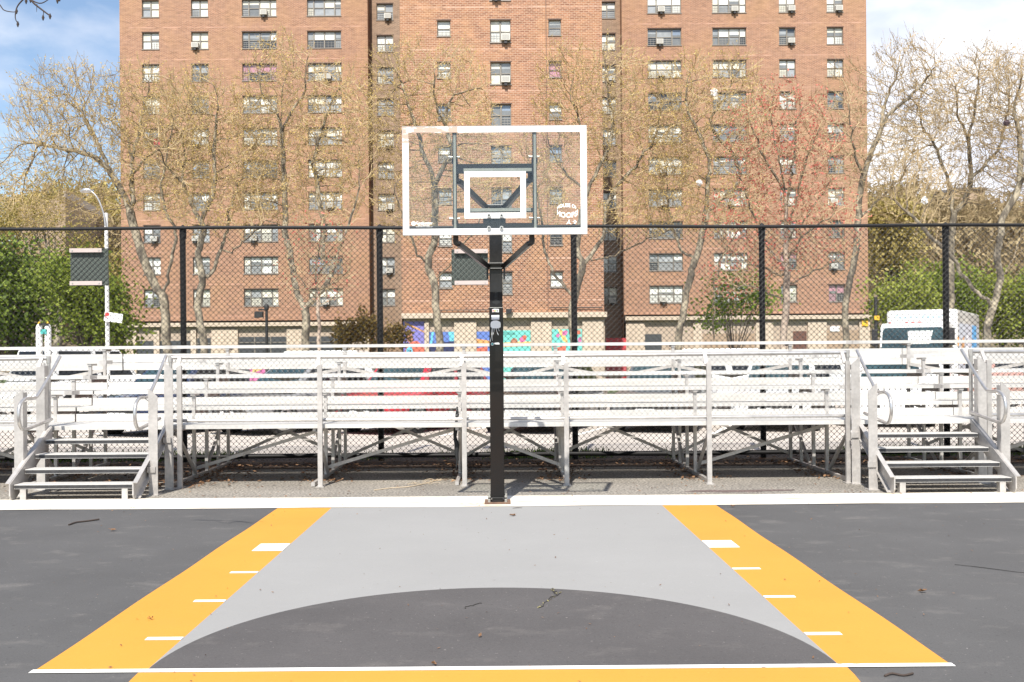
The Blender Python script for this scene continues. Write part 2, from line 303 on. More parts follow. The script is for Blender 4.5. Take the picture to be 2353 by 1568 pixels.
class MB:
    def __init__(s): s.v = []; s.f = []; s.m = []; s.sm = []
    def add(s, vs, fs, mat=0, smooth=False):
        n = len(s.v); s.v += [tuple(v) for v in vs]
        for f in fs: s.f.append(tuple(i + n for i in f)); s.m.append(mat); s.sm.append(smooth)
        return s
    def box(s, x0, x1, y0, y1, z0, z1, mat=0):
        return s.add([(x0, y0, z0), (x1, y0, z0), (x1, y1, z0), (x0, y1, z0), (x0, y0, z1), (x1, y0, z1), (x1, y1, z1), (x0, y1, z1)],
                     [(0, 3, 2, 1), (4, 5, 6, 7), (0, 1, 5, 4), (1, 2, 6, 5), (2, 3, 7, 6), (3, 0, 4, 7)], mat)
    def quad(s, a, b, c, d, mat=0): return s.add([a, b, c, d], [(0, 1, 2, 3)], mat)
    def beam(s, p, q, w, h, mat=0, up=(0, 0, 1)):
        p, q = Vector(p), Vector(q); d = (q - p).normalized(); up = Vector(up)
        if abs(d.dot(up)) > 0.98: up = Vector((0, 1, 0))
        sd = d.cross(up).normalized(); u = sd.cross(d)
        a, b = sd * w / 2, u * h / 2
        vs = [p - a - b, p + a - b, p + a + b, p - a + b, q - a - b, q + a - b, q + a + b, q - a + b]
        return s.add(vs, [(0, 1, 2, 3), (4, 7, 6, 5), (0, 4, 5, 1), (1, 5, 6, 2), (2, 6, 7, 3), (3, 7, 4, 0)], mat)
    def tube(s, pts, r, n=8, mat=0, caps=True):
        pts = [Vector(p) for p in pts]; k = len(pts)
        rs = r if isinstance(r, (list, tuple)) else [r] * k
        vs = []; fs = []; ref = None
        for i, p in enumerate(pts):
            d = (pts[min(i + 1, k - 1)] - pts[max(i - 1, 0)]).normalized()
            if ref is None:
                ref = d.cross(Vector((0.31, 0.2, 0.93)))
                if ref.length < 0.1: ref = d.cross(Vector((1, 0, 0)))
            ref = (ref - d * ref.dot(d)).normalized(); b = d.cross(ref)
            for j in range(n):
                a = 2 * math.pi * j / n
                vs.append(p + (ref * math.cos(a) + b * math.sin(a)) * rs[i])
        for i in range(k - 1):
            for j in range(n):
                j2 = (j + 1) % n
                fs.append((i * n + j, i * n + j2, (i + 1) * n + j2, (i + 1) * n + j))
        s.add(vs, fs, mat, True)
        if caps:
            s.add([vs[j] for j in range(n)], [tuple(reversed(range(n)))], mat); s.add([vs[(k - 1) * n + j] for j in range(n)], [tuple(range(n))], mat)
        return s
    def cyl(s, p, q, r, n=12, mat=0): return s.tube([p, q], r, n, mat)
    def poly(s, pts, mat=0): return s.add(pts, [tuple(range(len(pts)))], mat)
    def slab(s, pts, off, mat=0):
        """closed outline of 3D points, given the thickness vector off"""
        n = len(pts); off = Vector(off); a = [Vector(p) for p in pts]; b = [p + off for p in a]
        return s.add(a + b, [tuple(range(n)), tuple(reversed(range(n, 2 * n)))] + [(i, i + n, (i + 1) % n + n, (i + 1) % n) for i in range(n)], mat)
    def build(s, name, mats, parent=None, bevel=0.0, segs=2):
        me = bpy.data.meshes.new(name)
        off = Vector((0, 0, 0)); p = parent
        if parent is not None and not getattr(s, 'local', False):
            while p: off += p.location; p = p.parent
        me.from_pydata([(x - off.x, y - off.y, z - off.z) for x, y, z in s.v], [], s.f)
        for m in (mats if isinstance(mats, (list, tuple)) else [mats]): me.materials.append(M[m] if isinstance(m, str) else m)
        me.polygons.foreach_set('material_index', s.m); me.polygons.foreach_set('use_smooth', s.sm)
        me.update()
        o = bpy.data.objects.new(name, me); COL.objects.link(o)
        if parent is not None: o.parent = parent
        if bevel:
            b = o.modifiers.new('bevel', 'BEVEL'); b.width = bevel; b.segments = segs; b.limit_method = 'ANGLE'; b.angle_limit = R(40)
        return o

class LMB(MB):
    local = True                      # coordinates already relative to the thing

def np_object(name, V, Fq, mats, parent=None, matidx=None, smooth=False):
    """mesh from numpy arrays of vertices and quads"""
    me = bpy.data.meshes.new(name)
    V = np.asarray(V, dtype=np.float32).copy(); Fq = np.asarray(Fq, dtype=np.int32)
    p = parent
    while p: V -= np.array(p.location, dtype=np.float32); p = p.parent
    k = Fq.shape[1]
    me.vertices.add(len(V)); me.vertices.foreach_set('co', V.ravel())
    me.loops.add(Fq.size); me.loops.foreach_set('vertex_index', Fq.ravel())
    me.polygons.add(len(Fq)); me.polygons.foreach_set('loop_start', np.arange(0, Fq.size, k, dtype=np.int32))
    try: me.polygons.foreach_set('loop_total', np.full(len(Fq), k, dtype=np.int32))
    except Exception: pass
    for m in (mats if isinstance(mats, (list, tuple)) else [mats]): me.materials.append(M[m])
    if matidx is not None: me.polygons.foreach_set('material_index', np.asarray(matidx, dtype=np.int32))
    me.polygons.foreach_set('use_smooth', np.full(len(Fq), smooth))
    me.update(calc_edges=True); me.validate()
    o = bpy.data.objects.new(name, me); COL.objects.link(o)
    if parent is not None: o.parent = parent
    return o

def bez(pts, n=5):
    """smooth path through points (Catmull-Rom)"""
    P = [Vector(p) for p in pts]; P = [P[0] * 2 - P[1]] + P + [P[-1] * 2 - P[-2]]; o = []
    for i in range(1, len(P) - 2):
        a, b, c, d = P[i - 1:i + 3]
        for k in range(n):
            t = k / n
            o.append(0.5 * ((2 * b) + (c - a) * t + (2 * a - 5 * b + 4 * c - d) * t * t + (-a + 3 * b - 3 * c + d) * t ** 3))
    o.append(P[-2]); return o

FONT_CACHE = {}
def text_mesh(body, size, bold=0.0):
    """flat outline letters as a list of (verts, faces) in the xy plane"""
    c = bpy.data.curves.new('letters', 'FONT'); c.body = body; c.size = size; c.align_x = 'CENTER'; c.resolution_u = 3
    c.offset = bold; c.extrude = 0.0
    o = bpy.data.objects.new('letters', c); COL.objects.link(o)
    dg = bpy.context.evaluated_depsgraph_get(); me = o.evaluated_get(dg).to_mesh()
    vs = [tuple(v.co) for v in me.vertices]; fs = [tuple(p.vertices) for p in me.polygons]
    o.evaluated_get(dg).to_mesh_clear(); bpy.data.objects.remove(o); bpy.data.curves.remove(c)
    return vs, fs

# ------------------------------------------------------------------ ground, court, markings
def sheet(name, x0, x1, y0, y1, z, mat, label_kind='structure', nx=1, ny=1):
    b = MB()
    for i in range(nx):
        for j in range(ny):
            xa, xb = x0 + (x1 - x0) * i / nx, x0 + (x1 - x0) * (i + 1) / nx
            ya, yb = y0 + (y1 - y0) * j / ny, y0 + (y1 - y0) * (j + 1) / ny
            b.quad((xa, ya, z), (xb, ya, z), (xb, yb, z), (xa, yb, z))
    o = b.build(name, mat); o['kind'] = label_kind; return o

YB = 11.19                               # court edge of the white band
sheet('ground', -900, 900, -60, 1500, -0.030, 'ground')
sheet('court', -30, 30, -14, YB, 0.0, 'court')
sheet('bleacher_pad', -30, 30, 11.9, 16.75, 0.0, 'pad')
sheet('road', -80, 80, 17.6, 43, 0.0, 'road')
sheet('lawn', -120, 120, 43.2, 120, 0.0, 'lawn')
# white band with slightly wandering edges
rnd = random.Random(5)
b = MB(); prev = None
for i in range(121):
    x = -30 + i * 0.5; w0 = YB + 0.012 * math.sin(x * 2.1) + rnd.uniform(-.008, .008); w1 = 12.04 + 0.015 * math.sin(x * 1.3 + 1) + rnd.uniform(-.01, .01)
    if prev: b.quad((prev[0], prev[1], 0.005), (x, w0, 0.005), (x, w1, 0.005), (prev[0], prev[2], 0.005))
    prev = (x, w0, w1)
tag(b.build('white_boundary_band', 'white_band'), kind='structure')
YF = 5.33; RI, RO = 1.815, 2.405; XC = -0.052
def strip(name, pts, z, mat):
    b = MB(); b.poly([(x, y, z) for x, y in pts]); o = b.build(name, mat); o['kind'] = 'structure'; return o
arc = [(XC + RI * math.cos(a), YF + 1.88 * math.sin(a)) for a in np.linspace(0, math.pi, 64)]
# grey lane between the circle and the band
g = MB(); top = [(RI, YB)] + [(-RI, YB)]
pts = [(x, y) for x, y in arc]
for i in range(len(pts) - 1):
    (xa, ya), (xb, yb) = pts[i], pts[i + 1]
    g.quad((xb, yb, .004), (xa, ya, .004), (xa, YB - 0.01, .004), (xb, YB - 0.01, .004))
tag(g.build('grey_lane_paint', 'grey_paint'), kind='structure')
c = MB(); c.poly([(x, y, .004) for x, y in arc]); tag(c.build('dark_free_throw_half_circle', 'circle'), kind='structure')
RY = 1.845
arc2 = [(XC + RY * math.cos(a), YF - 0.03 + RY * math.sin(a)) for a in np.linspace(math.pi, 2 * math.pi, 48)]
c = MB(); c.poly([(x, y, .004) for x, y in arc2]); tag(c.build('yellow_half_circle_paint', 'yellow'), kind='structure')
for s in (-1, 1):
    b = MB(); n = 24
    for i in range(n):
        ya, yb = YF + 0.02 + (YB - YF - 0.03) * i / n, YF + 0.02 + (YB - YF - 0.03) * (i + 1) / n
        oa, ob = [RO + 0.005 * math.sin(y * 3.1 + s) * (1 if y < 10.5 else 0.4) for y in (ya, yb)]
        q = [(XC + s * RI, ya, .004), (XC + s * oa, ya, .004), (XC + s * ob, yb, .004), (XC + s * RI, yb, .004)]
        b.quad(*(q if s > 0 else q[::-1]))
    tag(b.build('yellow_lane_strip', 'yellow'), kind='structure')
b = MB()
b.box(XC - RO - .012, XC + RO + .004, YF - 0.028, YF + 0.022, 0.005, 0.0075)
tag(b.build('free_throw_line', 'white_line'), kind='structure')
for s in (-1, 1):
    b = MB()
    for (y0, y1, wd) in ((8.66, 8.99, 0.26), (7.76, 7.81, 0.21), (6.84, 6.89, 0.21), (5.91, 5.965, 0.21)):
        x0, x1 = sorted((XC + s * RI, XC + s * (RI + wd))); b.box(x0, x1, y0, y1, 0.006, 0.0085)
    tag(b.build('lane_tick_marks', 'white_line'), kind='structure')
# cracks with dry weeds
def wiggle(p, q, n, amp, rn):
    P = [Vector(p).lerp(Vector(q), i / n) for i in range(n + 1)]
    return [v + Vector((rn.uniform(-amp, amp), rn.uniform(-amp, amp), 0)) for v in P]
b = MB(); rnd = random.Random(11)
for (p, q) in (((0.235, 6.60, .007), (0.40, 7.05, .007)), ((0.36, 6.98, .007), (0.36, 7.15, .007)), ((4.15, 6.62, .005), (4.75, 6.55, .005)), ((3.5, 7.9, .005), (4.3, 7.25, .005)), ((-0.25, 6.6, .007), (-0.14, 6.75, .007))):
    w = wiggle(p, q, 9, .018, rnd)
    for i in range(9): b.beam(w[i], w[i + 1], rnd.uniform(.004, .009), .003, 0)
tag(b.build('pavement_cracks', 'crack'), kind='structure')
V = []; Fq = []
for (p, q, k) in (((0.235, 6.60), (0.40, 7.05), 24), ((0.36, 6.98), (0.36, 7.15), 10), ((4.2, 6.62), (4.75, 6.55), 22)):
    for i in range(k):
        t = rnd.random(); x = p[0] + (q[0] - p[0]) * t + rnd.uniform(-.015, .015); y = p[1] + (q[1] - p[1]) * t + rnd.uniform(-.015, .015)
        a = rnd.uniform(0, 6.28); l = rnd.uniform(.006, .015); dx, dy = math.cos(a) * l, math.sin(a) * l; w = .003
        n = len(V); V += [(x - dy * .3, y + dx * .3, .006), (x + dy * .3, y - dx * .3, .006), (x + dx + dy * .2, y + dy - dx * .2, .012), (x + dx - dy * .2, y + dy + dx * .2, .012)]; Fq.append((n, n + 1, n + 2, n + 3))
tag(np_object('crack_weeds', V, Fq, 'weed'), 'dry yellow weeds growing in the court cracks', 'weeds', kind='stuff')
sheet('soil_shade_strip', -30, 30, 15.25, 17.45, 0.004, 'soil_shade')  # earth along the fence, widened so its dark colour deepens the bleacher shade
# parking stall lines
b = MB()
for x in (-9.7, -6.8, -4.05, -1.3, 1.6, 4.5, 7.4, 10.3):
    d = Vector((0.36, 1, 0)).normalized(); sd = Vector((d.y, -d.x, 0)) * .06; p = Vector((x, 21.6, .004)); q = p + d * 5.2
    b.quad(p - sd, p + sd, q + sd, q - sd)
tag(b.build('parking_stall_lines', 'white_line'), kind='structure')
b = MB(); b.box(-80, 80, 43.0, 43.2, -0.03, 0.12); tag(b.build('kerb', 'road'), kind='structure')
b = MB(); b.box(-30, 30, 17.45, 17.6, -0.03, 0.03); tag(b.build('kerb_edge', 'road'), kind='structure')
# grass strip under the fence and leaf litter
rng = np.random.default_rng(3)
def blades(name, n, xr, yr, hmin, hmax, mat, dens=None, label=''):
    x = rng.uniform(xr[0], xr[1], n * 3); y = rng.uniform(yr[0], yr[1], n * 3)
    keep = (np.sin(x * 0.9 + 1.0) + np.sin(x * 2.3) * 0.6 + np.sin(x * 5.1) * .4 + rng.uniform(-.8, .8, n * 3)) > dens
    x, y = x[keep][:n], y[keep][:n]; k = len(x); h = rng.uniform(hmin, hmax, k); a = rng.uniform(0, 6.28, k); w = rng.uniform(.006, .014, k)
    lean = rng.uniform(-.05, .05, (k, 2))
    V = np.zeros((k, 4, 3)); cx, sx = np.cos(a) * w, np.sin(a) * w
    V[:, 0] = np.c_[x - cx, y - sx, np.zeros(k) - .01]; V[:, 1] = np.c_[x + cx, y + sx, np.zeros(k) - .01]
    V[:, 2] = np.c_[x + cx * .3 + lean[:, 0], y + sx * .3 + lean[:, 1], h]; V[:, 3] = np.c_[x - cx * .3 + lean[:, 0], y - sx * .3 + lean[:, 1], h]
    return tag(np_object(name, V.reshape(-1, 3), np.arange(k * 4).reshape(-1, 4), mat), label, 'grass', kind='stuff')
blades('grass_strip', 5200, (-11, 11), (16.45, 17.4), .03, .15, 'grass', 0.55, 'short green grass tufts along the foot of the black fence')
def litter(name, n, label, sampler, smin=.015, smax=.045):
    P = np.array([sampler() for _ in range(n)]); k = n
    a = rng.uniform(0, 6.28, k); s = rng.uniform(smin, smax, k); tilt = rng.uniform(-.5, .5, (k, 2))
    ux, uy = np.cos(a) * s, np.sin(a) * s
    V = np.zeros((k, 4, 3)); z = P[:, 2]
    def put(i, e, f):
        dx, dy = ux * e - uy * f * .6, uy * e + ux * f * .6
        V[:, i] = np.c_[P[:, 0] + dx, P[:, 1] + dy, z + .012 + np.clip(dx * tilt[:, 0] + dy * tilt[:, 1], -.01, .03)]
    put(0, -1, 0); put(1, 0, -.8); put(2, 1, 0); put(3, 0, .8)
    return tag(np_object(name, V.reshape(-1, 3), np.arange(k * 4).reshape(-1, 4), 'litter'), label, 'leaf litter', kind='stuff')
rl = random.Random(9)
FRX = [-7.97, -6.15, -4.24, -2.42, -0.57, 0.85, 2.68, 4.5, 6.34, 8.16]
def under():
    if rl.random() < 0.45:
        fx = rl.choice(FRX); return (fx + rl.gauss(0, .22), rl.uniform(13.4, 15.9), rl.uniform(0, .02))
    if rl.random() < 0.25: return (rl.gauss(-4.6, .8), rl.uniform(13.0, 15.8), rl.uniform(0, .02))
    return (rl.uniform(-10, 10), 15.2 + abs(rl.gauss(0, .6)), rl.uniform(0, .03))
litter('leaf_litter', 6500, 'brown dry leaves gathered on the pavement under the bleachers', under)

def court_grit():
    return (rl.uniform(-6.5, 6.5), rl.uniform(5.0, 11.9), 0.0)
litter('court_grit', 420, 'tiny bits of leaf and grit scattered over the painted court', court_grit, .004, .013)
def pad_grit():
    return (rl.uniform(-9, 9), 11.95 + abs(rl.gauss(0, .9)), 0.0)
litter('pavement_grit', 500, 'small leaf fragments scattered over the pavement in front of the bleachers', pad_grit, .006, .022)
def blob(name, cx_, cy_, rx_, ry_, z, mat, seed):
    rr = random.Random(seed); b = MB(); n = 22
    b.poly([(cx_ + rx_ * math.cos(2 * math.pi * i / n) * rr.uniform(.55, 1.1), cy_ + ry_ * math.sin(2 * math.pi * i / n) * rr.uniform(.6, 1.1), z) for i in range(n)]); return tag(b.build(name, mat), kind='structure')
blob('rust_stain', -.32, 11.40, .20, .10, .0065, 'stain', 1); blob('rust_stain', .80, 11.52, .17, .05, .0065, 'stain', 2); blob('rust_stain', -.16, 11.25, .3, .04, .0066, 'stain', 3)
blob('stained_pavement', 2.75, 12.35, .55, .13, .003, 'stain_dark', 4); blob('stained_pavement', 3.3, 12.4, .3, .08, .0032, 'stain_dark', 5)

# ------------------------------------------------------------------ chain link
def chain(name, x0, x1, z0, z1, Y, s, ph, r, mat, parent, wob=0.0, sx=0.0):
    """zigzag wires: s = spacing of wires, ph = half period in height, real knuckled diamonds"""
    nx = int(round((x1 - x0) / s)); nzz = int(round((z1 - z0) / ph))
    i = np.arange(nx); k = np.arange(nzz + 1)
    sign = np.where((i[:, None] + k[None, :]) % 2 == 0, 1.0, -1.0)
    X = x0 + (i[:, None] + .5) * s + sign * s / 2; Z = np.broadcast_to(z0 + k[None, :] * (z1 - z0) / nzz, X.shape)
    Yy = Y + sign * r * 0.9 * np.where(i[:, None] % 2 == 0, 1, 1)
    if wob: Yy = Yy + wob * np.sin(X * 1.7) * np.sin(Z * 1.1 + 1)
    # round the knuckles: points a quarter before/after each turn
    P = np.stack([X, Yy, Z], -1)
    A = P[:, :-1]; B = P[:, 1:]
    q1 = A + (B - A) * .22 + np.array([0, 0, 0]); q1[..., 0] += (A[..., 0] - B[..., 0]) * .06
    q2 = A + (B - A) * .78; q2[..., 0] += (B[..., 0] - A[..., 0]) * .06
    C = np.empty((nx, nzz * 3 + 1, 3)); C[:, 0::3] = P; C[:, 1::3] = q1; C[:, 2::3] = q2
    C[:, 0::3, 0] = P[..., 0] * 0.97 + (x0 + (i[:, None] + .5) * s) * 0.03
    n, m = C.shape[:2]
    offs = np.array([[r, 0, 0], [-r * .5, r * .87, 0], [-r * .5, -r * .87, 0]])
    Vv = (C[:, :, None, :] + offs[None, None]).reshape(-1, 3)
    idx = np.arange(n * m * 3).reshape(n, m, 3)
    Fs = []
    for j in range(3):
        j2 = (j + 1) % 3
        Fs.append(np.stack([idx[:, :-1, j], idx[:, :-1, j2], idx[:, 1:, j2], idx[:, 1:, j]], -1).reshape(-1, 4))
    return np_object(name, Vv, np.concatenate(Fs), mat, parent, smooth=True)

YFEN = 16.3
fence = thing('chain_link_fence', 'tall black chain link fence behind the bleachers', 'fence', (0, YFEN, 0))
ztop = W(1150, 522, YFEN).z
posts = [W(x, 650, YFEN).x for x in (418, 872, 1320, 1754, 2178)]
posts = [posts[0] - 3.12] + posts + [posts[-1] + 3.0]
b = MB(); b.tube([(x, YFEN, ztop - .004 * x + 0.008 * math.sin(x * 1.1)) for x in np.linspace(-11.8, 12, 40)], 0.027, 10); b.build('top_rail', 'black_vinyl', fence)
b = MB(); b.tube([(x, YFEN - .02, 0.10 + 0.006 * math.sin(x * 1.7)) for x in np.linspace(-11.8, 12, 30)], 0.036, 8); b.build('bottom_rail', 'black_vinyl', fence)
zt0 = ztop
for x in posts:
    ztop = zt0 - .004 * x; b = MB(); b.tube([(x, YFEN + .07, 0), (x - .004, YFEN + .07, ztop - .02)], 0.048, 12)
    b.tube([(x, YFEN + .07, ztop - .16), (x, YFEN + .07, ztop - .02)], 0.056, 12)
    b.tube([(x, YFEN + .07, ztop - .02), (x, YFEN + .07, ztop + .03), (x, YFEN + .07, ztop + .06)], [0.056, .04, .01], 12)
    for z in (.5, 1.1, 1.7, 2.3, 2.9): b.tube([(x, YFEN + .07, z), (x, YFEN + .07, z + .022)], 0.051, 12, 0)
    b.build('fence_post', 'black_vinyl', fence)
ztop = zt0
cml = chain('chain_link_mesh', -11.8, 12, 0.03, ztop - .01, YFEN - .0, 0.0445, 0.0445, 0.0054, 'black_wire', fence, 0.01)
for v in cml.data.vertices: v.co.z -= .004 * v.co.x * v.co.z / ztop
for k, (x0, x1, y0, y1, yy, lab, sh) in enumerate(((163, 249, 571, 657, YFEN + .045, 'dark green square pad with two metal strips on the fence at the far left', 0), (1038, 1121, 573, 656, YFEN + .045, 'grey green square pad with two metal strips on the fence beside the hoop pole', 1))):
    p0, p1 = W(x0, y1, yy), W(x1, y0, yy)
    t = thing('fence_pad', lab, 'pad', (p0.x, yy, p0.z), group='square pads strapped to the fence')
    b = MB(); b.box(p0.x, p1.x, yy - .012, yy + .012, p0.z, p1.z); b.build('pad_board', 'pad_green', t)
    wd = p1.x - p0.x
    for zz in (p0.z + .035, p1.z - .037):
        b = MB(); xa, xb = (p0.x + .01, p1.x - .08) if sh == 0 else (p0.x + .05, p1.x - .0); b.box(xa, xb, yy - .075, yy - .06, zz - .032, zz + .032)
        st = b.build('metal_strip', 'strip_alu', t)
        for xx in (xa + .045, xb - .045):
            y_ = yy - .075
            b = MB(); b.cyl((xx, y_ - .008, zz), (xx, y_, zz), .012, 8); b.build('bolt', 'bolt', st)

# ------------------------------------------------------------------ bleachers
ZK = [0.80, 1.00, 1.21, 1.42]; YK = [13.15, 14.08, 14.68, 15.28]; YEND = [14.04, 14.62, 15.22, 15.82]
SEATZ = [1.225, 1.43, 1.645, 1.868]; SEATY = [14.0, 14.62, 15.22, 15.78]
LEGY = [14.07, 14.67, 15.27, 15.83]
def bleacher(label, fx, foot, seat, rail, guard, grp, mesh=True, top=None):
    t = thing('bleacher', label, 'bleacher', ((fx[0] + fx[-1]) / 2, 14.5, 0), group=grp)
    rj = random.Random(int(fx[0] * 10))
    # foot planks: walkway made of three planks, then one wide plank per row
    for k in range(4):
        b = MB(); x0, x1 = foot
        n = 3 if k == 0 else 2; y0, y1 = YK[k], YEND[k]; w = (y1 - y0) / n
        for i in range(n):
            a = y0 + i * w; b.box(x0, x1, a + (.004 if i else 0), a + w - .004, ZK[k] - .012, ZK[k])
            b.box(x0, x1, a + .006, a + .03, ZK[k] - .05, ZK[k] - .0125)
        b.box(x0, x1, y0 - .004, y0 + .003, ZK[k] - .052, ZK[k] + .001)
        b.build('foot_plank', 'alu', t)
        b = MB(); yr = YEND[k] + .012
        if k < 3: b.box(x0, x1, yr, yr + .025, ZK[k] + .002, ZK[k] + .108)
        else:
            b.box(x0, x1, yr, yr + .025, ZK[k] + .075, ZK[k] + .190); b.box(x0, x1, yr, yr + .022, ZK[k] + .196, ZK[k] + .325)
        b.build('riser_plank', 'alu', t)
    for k in range(4):
        x0, x1 = seat if k < 3 else (top or seat); b = MB(); y0 = SEATY[k]
        b.box(x0, x1, y0, y0 + .245, SEATZ[k] - .006, SEATZ[k])
        b.box(x0, x1, y0 - .003, y0 + .003, SEATZ[k] - .046, SEATZ[k] - .001); b.box(x0, x1, y0 + .238, y0 + .248, SEATZ[k] - .046, SEATZ[k] - .001)
        for e in (x0, x1):
            b.box(e - .006, e + .006, y0 + .004, y0 + .236, SEATZ[k] - .044, SEATZ[k] - .007)
        sp_ = b.build('seat_plank', 'alu', t)
        for e, sg in ((x0, 1), (x1, -1)):
            b = MB(); xa, xb = sorted((e - sg * .008, e + sg * .095)); b.box(xa, xb, y0 - .006, y0 + .251, SEATZ[k] - .05, SEATZ[k] + .003); b.build('end_cap', 'alu_dark', sp_)
    # frames
    for x in fx:
        b = MB()
        b.beam((x, 13.08, .03), (x, 15.95, .03), .045, .05)
        b.beam((x, 13.2, .735), (x, 15.9, .735), .04, .06)
        for k in range(4):
            b.box(x - .022, x + .022, LEGY[k] - .022, LEGY[k] + .022, .01, SEATZ[k] - .05)
            b.box(x - .03, x + .03, SEATY[k] + .01, SEATY[k] + .23, SEATZ[k] - .075, SEATZ[k] - .048)
            if k: b.beam((x, YK[k] + .01, ZK[k] - .08), (x, YEND[k], ZK[k] - .08), .035, .05)
        b.build('frame', 'alu_dark', t)
        b = MB(); b.beam((x + .03, 13.2, .71), (x + .03, 14.05, .08), .035, .04); b.build('diagonal_brace', 'alu_dark', t)
        b = MB(); b.beam((x - .03, 15.8, .85), (x - .03, 14.75, .08), .035, .04); b.build('diagonal_brace', 'alu_dark', t)
    # X braces between frames
    for i in range(len(fx) - 1):
        xa, xb = fx[i], fx[i + 1]
        b = MB(); y = 15.86
        b.beam((xa, y, .12), (xb, y, .92), .03, .045); b.beam((xa, y + .03, .92), (xb, y + .03, .12), .03, .045)
        if i % 2 == 0 or True:
            y = 15.80; b.beam((xa, y, 1.50), ((xa + xb) / 2, y, 1.33), .03, .045); b.beam((xb, y + .025, 1.50), ((xa + xb) / 2, y + .025, 1.33), .03, .045)
        b.build('cross_brace', 'alu_dark', t)
        if rail and rj.random() < 0.75:
            b = MB(); y = 14.1
            if rj.random() < .5: b.beam((xa, y, .14), (xb, y, .68), .03, .045)
            else: b.beam((xb, y, .14), (xa, y, .68), .03, .045)
            b.build('front_brace', 'alu_dark', t)
    if guard:
        x0, x1 = guard; zt = 1.675; zb = 0.855; yg = 13.21
        sag = lambda x: -.012 * math.sin((x - x0) / (x1 - x0) * math.pi)
        xs = np.linspace(x0, x1, 24)
        b = MB(); b.tube([(x, yg, zt + sag(x)) for x in xs], .024, 10)
        for e in (x0, x1): b.tube([(e, yg, zt), (e, yg, zb)], .024, 10); b.tube([(e, yg, zt - .06), (e, yg, zt + .03)], .031, 10)
        for e in np.linspace(x0 + 1, x1 - 1, 5): b.tube([(e - .1, yg, zt + sag(e)), (e + .1, yg, zt + sag(e))], .028, 10)
        b.build('guard_rail', 'galv', t)
        b = MB(); b.tube([(x, yg, zb + sag(x) * .5) for x in xs], .021, 8); b.build('lower_rail', 'galv', t)
        if mesh: chain('guard_mesh', x0 + .02, x1 - .02, zb - .03, zt - .005, yg + .03, 0.0365, 0.0365, 0.0031, 'galv_wire', t)
        for x in guard_posts(fx, guard):
            b = MB(); lean = -.03
            b.box(x - .03, x + .03, 13.04, 13.085, 0.0, zt - .11)
            b.beam((x + lean, 13.075, zt - .14), (x + lean, 13.19, zt + .01), .045, .02)
            b.box(x - .05, x + .05, 13.0, 13.16, 0.0, .012)
            b.build('guard_post', 'alu_dark', t)
    return t
def guard_posts(fx, guard):
    return [x for x in ([guard[0] + .16] + [x + .10 * (1 if x < 0 else -.1) for x in fx[1:-1]] + [guard[1] - .05]) if guard[0] - .1 < x < guard[1] + .1]
GB = 'aluminium bleachers in front of the fence'
bleacher('long middle aluminium bleacher behind the basketball hoop, between the two stairs', [-4.24, -2.42, -0.57, 0.85, 2.68, 4.5], (-5.86, 6.24), (-4.49, 4.75), True, (-4.28, 4.50), GB, top=(-5.10, 5.45))
bleacher('aluminium bleacher section left of the left hand stairs', [-11.6, -9.79, -7.97, -6.15], (-12.0, -5.88), (-12, -5.90), True, (-12.0, -5.86), GB, top=(-12.0, -5.11))
bleacher('aluminium bleacher section right of the right hand stairs', [6.34, 8.16, 9.98, 11.8], (6.25, 12.1), (6.08, 12.1), True, (6.10, 12.1), GB, top=(5.46, 12.1))

